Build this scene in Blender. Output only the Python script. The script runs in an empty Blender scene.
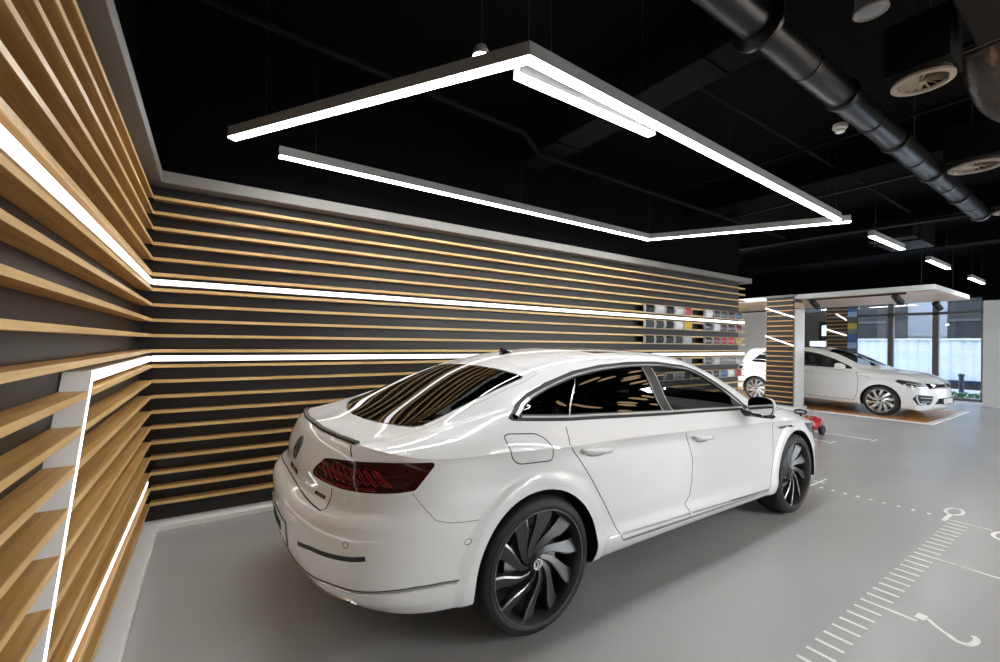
import bpy, bmesh, math, random
import numpy as np
from mathutils import Vector, Matrix
from mathutils.bvhtree import BVHTree
random.seed(7)
SC=bpy.context.scene
COL=SC.collection
PI=math.pi
# ------------------------------------------------------------------ materials
def mat(name,color,rough=.5,metal=0.,coat=0.,coat_rough=.03,spec=.5,vary=0.,vscale=8.,bump=0.,bscale=60.,stretch=(1,1,1),rvar=0.,emis=None,estr=0.):
    m=bpy.data.materials.new(name); m.use_nodes=True
    nt=m.node_tree; b=nt.nodes['Principled BSDF']
    b.inputs['Base Color'].default_value=(*color,1)
    b.inputs['Roughness'].default_value=rough; b.inputs['Metallic'].default_value=metal
    b.inputs['Coat Weight'].default_value=coat; b.inputs['Coat Roughness'].default_value=coat_rough
    b.inputs['Specular IOR Level'].default_value=spec
    if emis: b.inputs['Emission Color'].default_value=(*emis,1); b.inputs['Emission Strength'].default_value=estr
    if vary or bump or rvar:
        tc=nt.nodes.new('ShaderNodeTexCoord'); mp=nt.nodes.new('ShaderNodeMapping'); mp.inputs['Scale'].default_value=stretch
        nt.links.new(tc.outputs['Object'],mp.inputs['Vector'])
    if vary or rvar:
        nz=nt.nodes.new('ShaderNodeTexNoise'); nz.inputs['Scale'].default_value=vscale; nz.inputs['Detail'].default_value=5
        nt.links.new(mp.outputs['Vector'],nz.inputs['Vector'])
    if vary:
        rp=nt.nodes.new('ShaderNodeValToRGB'); rp.color_ramp.elements[0].position=.3; rp.color_ramp.elements[1].position=.7
        rp.color_ramp.elements[0].color=tuple(max(0,c*(1-vary)) for c in color)+(1,)
        rp.color_ramp.elements[1].color=tuple(min(1,c*(1+vary)) for c in color)+(1,)
        nt.links.new(nz.outputs['Fac'],rp.inputs['Fac']); nt.links.new(rp.outputs['Color'],b.inputs['Base Color'])
    if rvar:
        mr=nt.nodes.new('ShaderNodeMapRange'); mr.inputs['From Min'].default_value=.3; mr.inputs['From Max'].default_value=.7
        mr.inputs['To Min'].default_value=max(.01,rough-rvar); mr.inputs['To Max'].default_value=rough+rvar
        nt.links.new(nz.outputs['Fac'],mr.inputs['Value']); nt.links.new(mr.outputs['Result'],b.inputs['Roughness'])
    if bump:
        n2=nt.nodes.new('ShaderNodeTexNoise'); n2.inputs['Scale'].default_value=bscale; n2.inputs['Detail'].default_value=4
        nt.links.new(mp.outputs['Vector'],n2.inputs['Vector'])
        bp=nt.nodes.new('ShaderNodeBump'); bp.inputs['Strength'].default_value=bump; bp.inputs['Distance'].default_value=.01
        nt.links.new(n2.outputs['Fac'],bp.inputs['Height']); nt.links.new(bp.outputs['Normal'],b.inputs['Normal'])
    return m
def emit(name,color,strength):
    m=bpy.data.materials.new(name); m.use_nodes=True; nt=m.node_tree
    nt.nodes.remove(nt.nodes['Principled BSDF'])
    e=nt.nodes.new('ShaderNodeEmission'); e.inputs['Color'].default_value=(*color,1); e.inputs['Strength'].default_value=strength
    nt.links.new(e.outputs[0],nt.nodes['Material Output'].inputs['Surface']); return m
def glass(name,tint,refl_rough=0.0,f0=1.5,boost=1.0):
    m=bpy.data.materials.new(name); m.use_nodes=True; nt=m.node_tree
    nt.nodes.remove(nt.nodes['Principled BSDF'])
    t=nt.nodes.new('ShaderNodeBsdfTransparent'); t.inputs['Color'].default_value=(*tint,1)
    g=nt.nodes.new('ShaderNodeBsdfGlossy'); g.inputs['Roughness'].default_value=refl_rough
    f=nt.nodes.new('ShaderNodeFresnel'); ge=nt.nodes.new('ShaderNodeNewGeometry'); mr=nt.nodes.new('ShaderNodeMapRange')
    mr.inputs['To Min'].default_value=f0; mr.inputs['To Max'].default_value=1/f0     # thin pane: same reflection from both faces
    nt.links.new(ge.outputs['Backfacing'],mr.inputs['Value']); nt.links.new(mr.outputs['Result'],f.inputs['IOR'])
    mx=nt.nodes.new('ShaderNodeMixShader')
    nt.links.new(f.outputs[0],mx.inputs[0]); nt.links.new(t.outputs[0],mx.inputs[1]); nt.links.new(g.outputs[0],mx.inputs[2])
    nt.links.new(mx.outputs[0],nt.nodes['Material Output'].inputs['Surface']); return m
def wood(name,axis,dark=(.36,.20,.075),light=(.60,.375,.17),rough=.5):
    m=bpy.data.materials.new(name); m.use_nodes=True; nt=m.node_tree; b=nt.nodes['Principled BSDF']
    tc=nt.nodes.new('ShaderNodeTexCoord'); mp=nt.nodes.new('ShaderNodeMapping')
    sc=[26,26,26]; sc[axis]=1.1; mp.inputs['Scale'].default_value=sc
    nt.links.new(tc.outputs['Object'],mp.inputs['Vector'])
    nz=nt.nodes.new('ShaderNodeTexNoise'); nz.inputs['Scale'].default_value=1.6; nz.inputs['Detail'].default_value=7; nz.inputs['Distortion'].default_value=.6
    nt.links.new(mp.outputs['Vector'],nz.inputs['Vector'])
    rp=nt.nodes.new('ShaderNodeValToRGB'); rp.color_ramp.elements[0].position=.32; rp.color_ramp.elements[1].position=.66
    rp.color_ramp.elements[0].color=(*dark,1); rp.color_ramp.elements[1].color=(*light,1)
    nt.links.new(nz.outputs['Fac'],rp.inputs['Fac']); nt.links.new(rp.outputs['Color'],b.inputs['Base Color'])
    b.inputs['Roughness'].default_value=rough
    bp=nt.nodes.new('ShaderNodeBump'); bp.inputs['Strength'].default_value=.12; bp.inputs['Distance'].default_value=.002
    nt.links.new(nz.outputs['Fac'],bp.inputs['Height']); nt.links.new(bp.outputs['Normal'],b.inputs['Normal'])
    return m
# ------------------------------------------------------------------ objects
def tag(o,label=None,cat=None,group=None,kind=None):
    if label: o['label']=label
    if cat: o['category']=cat
    if group: o['group']=group
    if kind: o['kind']=kind
    return o
def empty(name,loc=(0,0,0),rz=0,label=None,cat=None,group=None):
    o=bpy.data.objects.new(name,None); COL.objects.link(o); o.location=loc; o.rotation_euler=(0,0,rz); o.empty_display_size=.1
    return tag(o,label,cat,group)
def base_of(o):
    p=Vector((0,0,0))
    while o is not None: p+=o.location; o=o.parent
    return p
def unit(v): return Vector(v).normalized()
class MB:
    def __init__(s): s.v=[]; s.f=[]; s.mi=[]; s.cur=0
    def add(s,vs,fs):
        o=len(s.v); s.v+=[tuple(v) for v in vs]; s.f+=[tuple(i+o for i in f) for f in fs]; s.mi+=[s.cur]*len(fs); return s
    def box(s,x0,x1,y0,y1,z0,z1):
        v=[(x,y,z) for z in (z0,z1) for y in (y0,y1) for x in (x0,x1)]
        return s.add(v,[(0,2,3,1),(4,5,7,6),(0,1,5,4),(2,6,7,3),(0,4,6,2),(1,3,7,5)])
    def obox(s,c,ax,ay,az,hx,hy,hz):
        c=Vector(c); ax,ay,az=unit(ax),unit(ay),unit(az)
        v=[c+ax*(i*hx)+ay*(j*hy)+az*(k*hz) for k in (-1,1) for j in (-1,1) for i in (-1,1)]
        return s.add(v,[(0,2,3,1),(4,5,7,6),(0,1,5,4),(2,6,7,3),(0,4,6,2),(1,3,7,5)])
    def bar(s,a,b,w,h,up=(0,0,1)):
        a,b=Vector(a),Vector(b); d=(b-a); ax=d.normalized(); az=unit(up); ay=az.cross(ax).normalized(); az=ax.cross(ay)
        return s.obox((a+b)/2,ax,ay,az,d.length/2,w/2,h/2)
    def prism(s,poly,d0,d1,fn):
        n=len(poly); v=[fn(p[0],p[1],d0) for p in poly]+[fn(p[0],p[1],d1) for p in poly]
        f=[tuple(range(n)),tuple(range(2*n-1,n-1,-1))]+[(i,i+n,(i+1)%n+n,(i+1)%n) for i in range(n)]
        return s.add(v,f)
    def tube(s,pts,r,n=10,caps=True,closed=False):
        pts=[Vector(p) for p in pts]; m=len(pts); rs=r if isinstance(r,(list,tuple)) else [r]*m
        vs=[]; u=None
        for i in range(m):
            if closed: t=(pts[(i+1)%m]-pts[i-1]).normalized()
            else: t=(pts[min(i+1,m-1)]-pts[max(i-1,0)]).normalized()
            if u is None: u=t.orthogonal().normalized()
            u=(u-t*u.dot(t)).normalized(); w=t.cross(u)
            for k in range(n):
                a=2*PI*k/n; vs.append(pts[i]+(u*math.cos(a)+w*math.sin(a))*rs[i])
        fs=[]
        for i in range(m if closed else m-1):
            j=(i+1)%m
            for k in range(n): fs.append((i*n+k,i*n+(k+1)%n,j*n+(k+1)%n,j*n+k))
        if caps and not closed: fs+= [tuple(range(n-1,-1,-1)),tuple((m-1)*n+k for k in range(n))]
        return s.add(vs,fs)
    def lathe(s,prof,n,fn,closed=False,caps=False):
        """prof: (r,h); fn(r*cos,r*sin,h)->point"""
        m=len(prof); vs=[fn(r*math.cos(2*PI*k/n),r*math.sin(2*PI*k/n),h) for (r,h) in prof for k in range(n)]
        fs=[]
        for i in range(m if closed else m-1):
            j=(i+1)%m
            for k in range(n): fs.append((i*n+k,i*n+(k+1)%n,j*n+(k+1)%n,j*n+k))
        if caps: fs+=[tuple(range(n-1,-1,-1)),tuple((m-1)*n+k for k in range(n))]
        return s.add(vs,fs)
    def grid(s,g):
        a=len(g); b=len(g[0]); return s.add([p for r in g for p in r],[(i*b+j,i*b+j+1,(i+1)*b+j+1,(i+1)*b+j) for i in range(a-1) for j in range(b-1)])
    def build(s,name,m,parent=None,smooth=False,local=False,bevel=0,angle=35,fixn=True):
        me=bpy.data.meshes.new(name); v=s.v
        if parent is not None and not local:
            b=base_of(parent); v=[(p[0]-b.x,p[1]-b.y,p[2]-b.z) for p in v]
        me.from_pydata(v,[],s.f); me.update()
        for mm in (m if isinstance(m,(list,tuple)) else [m]): me.materials.append(mm)
        if any(s.mi): me.polygons.foreach_set('material_index',s.mi)
        if fixn:
            bm=bmesh.new(); bm.from_mesh(me); bmesh.ops.recalc_face_normals(bm,faces=bm.faces); bm.to_mesh(me); bm.free()
        if smooth:
            me.polygons.foreach_set('use_smooth',[True]*len(me.polygons))
            if angle: me.set_sharp_from_angle(angle=math.radians(angle))
        o=bpy.data.objects.new(name,me); COL.objects.link(o)
        if parent is not None: o.parent=parent
        if bevel:
            md=o.modifiers.new('edge','BEVEL'); md.width=bevel; md.segments=2; md.limit_method='ANGLE'
        return o
def copy_tree(o,parent=None):
    c=o.copy(); COL.objects.link(c)
    if parent is not None: c.parent=parent
    for ch in list(o.children): copy_tree(ch,c)
    return c
def text_mesh(s,size,extrude=.0):
    cu=bpy.data.curves.new('lettering','FONT'); cu.body=s; cu.size=size; cu.extrude=extrude; cu.align_x='CENTER'; cu.align_y='CENTER'
    o=bpy.data.objects.new('lettering',cu); COL.objects.link(o)
    dg=bpy.context.evaluated_depsgraph_get(); me=o.evaluated_get(dg).to_mesh()
    v=[tuple(p.co) for p in me.vertices]; f=[tuple(p.vertices) for p in me.polygons]
    o.evaluated_get(dg).to_mesh_clear(); bpy.data.objects.remove(o); bpy.data.curves.remove(cu)
    return v,f
def ordinal(n): return ['first','second','third','fourth','fifth','sixth','seventh','eighth','ninth','tenth','eleventh','twelfth'][n]
# ------------------------------------------------------------------ shared materials
M=dict(
 paint=mat('white_car_paint',(.80,.80,.795),.42,coat=1.0,coat_rough=.015),
 black_gloss=mat('gloss_black',(.006,.006,.007),.12,coat=.6),
 black_satin=mat('satin_black',(.004,.004,.004),.25,spec=.3),
 black_dull=mat('dull_black_grille',(.008,.008,.008),.8,spec=.15),
 black_matt=mat('matt_black_plastic',(.012,.012,.013),.55),
 rubber=mat('tyre_rubber',(.016,.016,.017),.62,bump=.25,bscale=90),
 mirror=mat('mirror_silver',(.75,.75,.76),.02,1.0),
 bright_trim=mat('bright_window_trim',(.80,.80,.80),.25,.35),
 trim_silver=mat('satin_silver_trim',(.30,.30,.305),.38,1.0),
 chrome=mat('polished_chrome',(.90,.90,.905),.2,1.0),
 wheel_grey=mat('satin_grey_alloy',(.11,.11,.112),.42,.8),
 wheel_edge=mat('burnished_alloy_edge',(.30,.30,.31),.25,1.0),
 wheel_silver=mat('machined_silver_alloy',(.62,.62,.63),.28,.9),
 steel=mat('brake_steel',(.30,.30,.31),.35,1.0),
 lamp_red=mat('dark_red_lamp_lens',(.028,.001,.0014),.12,spec=.25,coat=.25),
 lamp_rib=mat('red_light_guide',(.95,.018,.026),.35),
 lamp_dark=mat('smoked_lamp_lens',(.012,.006,.007),.05,coat=1.0),
 seam=mat('panel_gap',(.02,.02,.02),.8),
 seam_and_shade=mat('joint_and_shade',(.30,.30,.30),.6),  # grey for real joints and for the painted shade under the handles
 cloth=mat('dark_seat_cloth',(.014,.014,.015),.85,bump=.3,bscale=300),
 glass_dark=glass('privacy_tinted_glass',(.012,.012,.013),f0=1.52),
 glass_clear=glass('clear_car_glass',(.70,.73,.72),f0=1.50),
 glass_pane=glass('shopfront_glass',(.86,.90,.93),f0=1.45),
 white_wall=mat('white_plaster',(.68,.68,.67),.75,vary=.03,vscale=3),
 white_board=mat('white_lacquered_board',(.66,.65,.62),.55,vary=.02),
 white_gloss=mat('gloss_white_column',(.74,.745,.74),.35,coat=1.0,coat_rough=.04),
 cornice=mat('grey_cornice_board',(.21,.198,.18),.6,vary=.05,vscale=2),
 panel=mat('dark_aubergine_panel',(.0135,.011,.0112),.42,vary=.12,vscale=2,bump=.05),
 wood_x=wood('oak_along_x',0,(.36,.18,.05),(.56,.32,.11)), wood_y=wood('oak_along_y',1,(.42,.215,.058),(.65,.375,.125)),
 wood_lit_edge_x=wood('oak_lit_edge_x',0,(.60,.37,.14),(.76,.51,.235),.45), wood_lit_edge_y=wood('oak_lit_edge_y',1,(.60,.37,.14),(.76,.51,.235),.45),  # lit look of the slat fronts painted in as paler oak
 wood_orange=wood('honey_parquet',1,(.42,.18,.04),(.62,.30,.09),.35),
 wood_pale=wood('pale_oak_veneer',1,(.55,.40,.27),(.70,.54,.39),.5),
 ceiling=mat('black_ceiling',(.0022,.0022,.0024),.9,spec=.08,vary=.2,vscale=2),
 duct=mat('black_painted_duct',(.0035,.0035,.0037),.30,.0,spec=.35,bump=.05,bscale=8),
 pipe_black=mat('black_pipe',(.0028,.0028,.003),.8,spec=.15),
 foil=mat('crinkled_dark_foil',(.05,.045,.042),.30,.7,bump=.9,bscale=22),
 grille=mat('cream_grille_plastic',(.30,.26,.21),.5),
 alu=mat('anodised_aluminium',(.50,.49,.48),.45,.25),
 pendant_alu=mat('pendant_aluminium',(.30,.295,.29),.5,.2),
 led=emit('white_led_diffuser',(.97,.985,1),18.0),
 led_wall=emit('wall_led_diffuser',(1,.99,.97),1.9),
 led_fill=emit('fill_light_led',(.95,.98,1),42.0),  # glow of the added fill lights
 led_row=emit('row_light_led',(.97,.985,1),15.0),
 plinth=mat('bright_white_plinth',(.88,.875,.86),.5),
 spot_led=emit('spot_lens',(1,.95,.86),30.0),
 warm=emit('warm_disc_lamp',(1,.66,.38),2.4),
 mark=mat('white_floor_paint',(.80,.80,.78),.5),
 red=mat('glossy_red_plastic',(.42,.008,.012),.2,coat=.8),
 navy=mat('navy_plastic',(.008,.014,.045),.35),
 mullion=mat('grey_anodised_frame',(.17,.165,.16),.5,.3),
 screen=emit('lit_screen',(.55,.75,1.0),1.1),
)
def floor_material():
    m=bpy.data.materials.new('polished_grey_resin'); m.use_nodes=True; nt=m.node_tree; b=nt.nodes['Principled BSDF']
    tc=nt.nodes.new('ShaderNodeTexCoord'); mp=nt.nodes.new('ShaderNodeMapping'); mp.inputs['Scale'].default_value=(.9,2.2,1); mp.inputs['Rotation'].default_value=(0,0,.5)
    n1=nt.nodes.new('ShaderNodeTexNoise'); n1.inputs['Scale'].default_value=.9; n1.inputs['Detail'].default_value=3; n1.inputs['Roughness'].default_value=.45
    nt.links.new(tc.outputs['Object'],mp.inputs['Vector']); nt.links.new(mp.outputs['Vector'],n1.inputs['Vector'])
    mx=nt.nodes.new('ShaderNodeMixRGB'); mx.inputs[1].default_value=(.34,.337,.33,1); mx.inputs[2].default_value=(.43,.427,.42,1)
    nt.links.new(n1.outputs['Fac'],mx.inputs[0]); nt.links.new(mx.outputs[0],b.inputs['Base Color'])
    b.inputs['Roughness'].default_value=.27; b.inputs['Specular IOR Level'].default_value=.6
    return m
M['floor']=floor_material()
# ------------------------------------------------------------------ room shell
XS,YS=-.375,4.20            # front planes of the slats on the left and back walls
XP,YP=-.46,4.285            # backing panels
XE=8.35                     # right end of the clad back wall
PITCH,ZB=.1174,.191
def slat_z(k): return ZB+(21-k)*PITCH
ZC=2.645
YN=-7.0                     # end wall behind the camera
def struct(name,mb,m,parent=None,**k):
    o=mb.build(name,m,parent,**k)
    if parent is None: o['kind']='structure'
    return o
struct('floor',MB().box(-.7,17.35,YN,11.0,-.12,0),M['floor'])
struct('ceiling',MB().box(-.7,17.35,YN,11.0,4.0,4.12),M['ceiling'])
struct('wall_left',MB().box(XP-.15,XP,YN,YP+.15,0,2.70),M['panel'])
struct('wall_left_upper',MB().box(XP-.15,XP,YN,YP+.15,2.70,4.0),M['ceiling'])
struct('wall_back',MB().box(XP,XE,YP,YP+.15,0,2.70),M['panel'])
struct('wall_back_upper',MB().box(XP,XE,YP,YP+.15,2.70,4.0),M['ceiling'])
struct('wall_behind',MB().box(-.7,8.8,YN-.15,YN,0,4.0).box(16.6,17.35,YN-.15,YN,0,4.0).box(8.8,16.6,YN-.15,YN,3.4,4.0).box(8.8,16.6,YN-.15,YN,0,.12),M['white_wall'])
wb=empty('added_window',(9,YN,0),0); wb['kind']='structure'  # unseen window, added so daylight brightens the floor
f_=MB()
for i in range(4): f_.box(8.8+2.6*i-.05,8.8+2.6*i+.05,YN-.12,YN-.02,.12,3.4)
f_.build('window_frame',M['mullion'],wb)
for i in range(3): MB().box(8.85+2.6*i,11.35+2.6*i,YN-.075,YN-.065,.12,3.4).build('pane',M['glass_pane'],wb)
struct('wall_far',MB().box(8.2,17.35,10.2,10.35,0,4.0),M['white_wall'])
struct('wall_side',MB().box(8.2,8.35,YP+.15,10.2,0,4.0),M['white_wall'])
struct('wall_right',MB().box(17.35,17.6,YN,-2.4,0,4.0).box(17.35,17.6,-2.4,2.32,2.75,4.0).box(17.35,17.6,6.75,11.0,0,4.0).box(17.35,17.6,2.32,6.75,2.85,4.0),M['ceiling'])
# plinth along both clad walls
p=MB(); L=[(XP,YN),(-.322,YN),(-.322,4.128),(XE+.05,4.128),(XE+.05,YP),(XP,YP)]
p.prism(L,0,.042,lambda a,b,d:(a,b,d)); struct('baseboard_wall',p,M['plinth'],bevel=.004)
c=MB(); L=[(XP,YN),(-.318,YN),(-.318,4.142),(XE+.2,4.142),(XE+.2,YP+.1),(XP,YP+.1)]
c.prism(L,ZC,ZC+.09,lambda a,b,d:(a,b,d)); struct('trim_cornice',c,M['cornice'],bevel=.004)
# white column at the right edge, black above
struct('pillar_right',MB().box(16.1,16.75,1.2,2.215,0,2.66),M['white_wall'])
struct('pillar_right_head',MB().box(16.08,16.77,1.18,2.235,2.66,4.0),M['ceiling'])
# ------------------------------------------------------------------ slat cladding
TH=.0235
def slat_profile_edge(): return .006
cl=empty('slat_cladding',(2,YS,0),0,'oak slat cladding on the dark back wall behind the white saloon','wall cladding')
mb=MB()
for k in range(1,22):
    z=slat_z(k); e=XE+.07
    mb.cur=0; mb.box(XS,e,YS+.004,YP-.002,z-TH/2,z+TH/2)
    mb.cur=1; mb.box(XS+.0,e,YS,YS+.0038,z-TH/2,z+TH/2)
mb.cur=0
mb.build('slat',[M['wood_x'],M['wood_lit_edge_x']],cl)
cl2=empty('slat_cladding',(XS,0,0),0,'oak slat cladding on the left wall beside the camera','wall cladding')
mb=MB()
for k in range(1,22):
    z=slat_z(k)
    mb.cur=0; mb.box(XP+.002,XS-.004,YN,YS,z-TH/2,z+TH/2)
    mb.cur=1; mb.box(XS-.0038,XS,YN,YS+.0,z-TH/2,z+TH/2)
mb.build('slat',[M['wood_y'],M['wood_lit_edge_y']],cl2)
# ------------------------------------------------------------------ led lines in the cladding
def led_line(name,label,segs,z,h,extra=None):
    r=empty(name,(segs[0][0],segs[0][2],z),0,label,'led light')
    t=MB(); d=MB()
    for (x0,x1,y0,y1,ax) in segs:
        if ax=='x':
            t.box(x0,x1,YS+.014,YP-.002,z-h/2-.004,z+h/2+.004); d.box(x0,x1,YS+.004,YS+.0135,z-h/2,z+h/2)
        else:
            t.box(XP+.002,XS-.014,y0,y1,z-h/2-.004,z+h/2+.004); d.box(XS-.0135,XS-.004,y0,y1,z-h/2,z+h/2)
    t.build('channel',M['white_board'],r); d.build('diffuser',M['led_wall'],r)
    return r
zl=(slat_z(6)+slat_z(7))/2
led_line('led_strip','long white led line high on the slat walls, bending round the corner',[(XS,XE+.07,YS,YS,'x'),(XS,XS,YN,YS,'y')],zl,.036)
zl2=(slat_z(11)+slat_z(12))/2
FIN_A=(2.226,1.315); FIN_B=(1.43,.21)
l2=led_line('led_strip','white led line at waist height turning down the diagonal fin',[(XS,XE+.07,YS,YS,'x'),(XS,XS,FIN_A[0],YS,'y')],zl2,.036)
dy,dz=FIN_B[0]-FIN_A[0],FIN_B[1]-zl2; ln=math.hypot(dy,dz); ax=(0,dy/ln,dz/ln); ay=(0,-dz/ln,dy/ln)
mid=(0,(FIN_A[0]+FIN_B[0])/2,(zl2+FIN_B[1])/2)
MB().obox((XS-.041,mid[1],mid[2]),ax,(1,0,0),ay,ln/2+.02,.0405,.012).build('fin_board',M['plinth'],l2)
MB().obox((XS+.0012,mid[1],mid[2]),ax,(1,0,0),ay,ln/2+.02,.0012,.008).build('fin_diffuser',M['led_wall'],l2)
led_line('led_strip','low white led line near the floor on the left slat wall',[(XS,XS,-3.0,YS-.10,'y')],slat_z(19)-.04,.03)
# ------------------------------------------------------------------ curved colour samples between the slats
SW={'black':(.010,.010,.011),'charcoal':(.045,.045,.048),'light grey':(.55,.56,.55),'white':(.75,.75,.74),'orange red':(.48,.06,.035),'dark brown':(.05,.03,.028),'plum':(.075,.035,.045),
 'dark grey':(.075,.075,.08),'steel blue':(.05,.13,.25),'yellow':(.72,.45,.01),'navy':(.012,.012,.075),'mid grey':(.22,.22,.22),'maroon':(.16,.02,.025),'red':(.45,.02,.03),'gold':(.5,.35,.08),
 'taupe':(.26,.22,.20),'silver':(.42,.42,.42),'blue':(.03,.10,.33)}
xsA=[5.47,5.72,5.97,6.21,6.45]; xsB=[7.05,7.30,7.54,7.78,8.03]
xs0=[(5.421,5.66),(5.672,5.90),(5.925,6.155),(6.172,6.395),(6.415,6.635),(7.02,7.26),(7.285,7.50),(7.525,7.735),(7.758,8.005),(8.03,8.25)]
ROWS=[(5,['black','light grey','black','white','orange red','white','charcoal','dark grey','plum','steel blue'],'top row'),
 (7,['charcoal','charcoal','black','white','yellow','navy','white','plum','dark brown','maroon'],'second row'),
 (9,['black','black','black','black','silver','dark brown','maroon','red','orange red','gold'],'middle row'),
 (12,['black','dark grey','charcoal','black','mid grey','dark grey','silver','mid grey','taupe','silver'],'fourth row'),
 (14,['charcoal','black','dark grey','mid grey','charcoal','charcoal','black','blue','white','red'],'bottom row')]
smat={k:mat('sample_'+k.replace(' ','_'),v,.35,coat=.5,vary=.08,vscale=40) for k,v in SW.items()}
for k,cols,rn in ROWS:
    z0=slat_z(k+1)-.004; z1=slat_z(k)+.006
    for i,cn in enumerate(cols):
        a,b=xs0[i]; b-=.008
        r=empty('colour_sample',((a+b)/2,YS,z0),0,f'{cn} colour sample, {ordinal(i)} from left in the {rn} on slat wall','colour sample','curved colour samples on the slat wall')
        n=10; g=[]
        for j in range(n+1):
            u=j/n; zz=z0+.004+(z1-z0-.008)*u; bul=.034*math.sin(PI*u)
            g.append((zz,bul))
        f=MB(); f.grid([[(a+.012,YS-.024-b2*.5,zz),(b-.012,YS-.024-b2*.5,zz)] for zz,b2 in g]+[[(a+.012,YS-.003,z1-.004),(b-.012,YS-.003,z1-.004)],[(a+.012,YS-.003,z0+.004),(b-.012,YS-.003,z0+.004)]])
        f.build('swatch',smat[cn],r,smooth=True)
        for xx,nm in ((a,'end_frame'),(b-.012,'end_frame')):
            q=[(YS-.002,z0)]+[(YS-.028-b2*.5,z0+(z1-z0)*j/n) for j,(zz,b2) in enumerate(g)]+[(YS-.002,z1)]
            MB().prism(q,xx,xx+.012,lambda y,z,d:(d,y,z)).build(nm,M['alu'],r)
        MB().box(a+.012,b-.012,YS-.030,YS-.003,z0,z0+.005).build('base_rail',M['alu'],r)
# ------------------------------------------------------------------ car surface library
def makima(xk,yk,x):
    xk=np.asarray(xk,float); yk=np.asarray(yk,float); x=np.asarray(x,float)
    one=yk.ndim==1
    if one: yk=yk[:,None]
    n=len(xk)
    if n==2:
        t=((x-xk[0])/(xk[1]-xk[0]))[:,None]; r=yk[0]*(1-t)+yk[1]*t
        return r[:,0] if one else r
    h=np.diff(xk); d=np.diff(yk,axis=0)/h[:,None]
    d=np.vstack([2*(2*d[0]-d[1])-d[0]*1 if False else 2*d[0]-d[1]+(d[0]-d[1]),2*d[0]-d[1],d,2*d[-1]-d[-2],2*d[-1]-d[-2]+(d[-1]-d[-2])])
    w1=np.abs(d[3:]-d[2:-1])+np.abs(d[3:]+d[2:-1])*.5
    w2=np.abs(d[1:-2]-d[:-3])+np.abs(d[1:-2]+d[:-3])*.5
    s=(w1*d[1:-2]+w2*d[2:-1])/(w1+w2+1e-12)
    i=np.clip(np.searchsorted(xk,x,side='right')-1,0,n-2)
    t=((x-xk[i])/h[i])[:,None]; hh=h[i][:,None]
    r=yk[i]*(1+2*t)*(1-t)**2+s[i]*hh*t*(1-t)**2+yk[i+1]*t*t*(3-2*t)+s[i+1]*hh*t*t*(t-1)
    return r[:,0] if one else r

def fair(xk,yk,x,lam=1e-4,h=None,wend=True):
    """smoothing curve through knots (third-difference penalty on a fine grid), then read off at x"""
    xk=np.asarray(xk,float); yk=np.asarray(yk,float); one=yk.ndim==1
    if one: yk=yk[:,None]
    a,b=xk[0],xk[-1]; n=max(40,int((b-a)/(h or .025))); g=np.linspace(a,b,n+1); dx=g[1]-g[0]
    t=(xk-a)/dx; i=np.clip(t.astype(int),0,n-1); f=t-i
    W=np.ones(len(xk)); 
    if wend: W[0]=W[-1]=400.
    Bm=np.zeros((len(xk),n+1)); Bm[np.arange(len(xk)),i]=1-f; Bm[np.arange(len(xk)),i+1]+=f
    D=np.diff(np.eye(n+1),3,axis=0)/dx**3
    Am=Bm.T@(Bm*W[:,None])+lam*dx*D.T@D
    Y=np.linalg.solve(Am,Bm.T@(yk*W[:,None]))
    r=makima(g,Y,x)
    return r[:,0] if one else r
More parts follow.
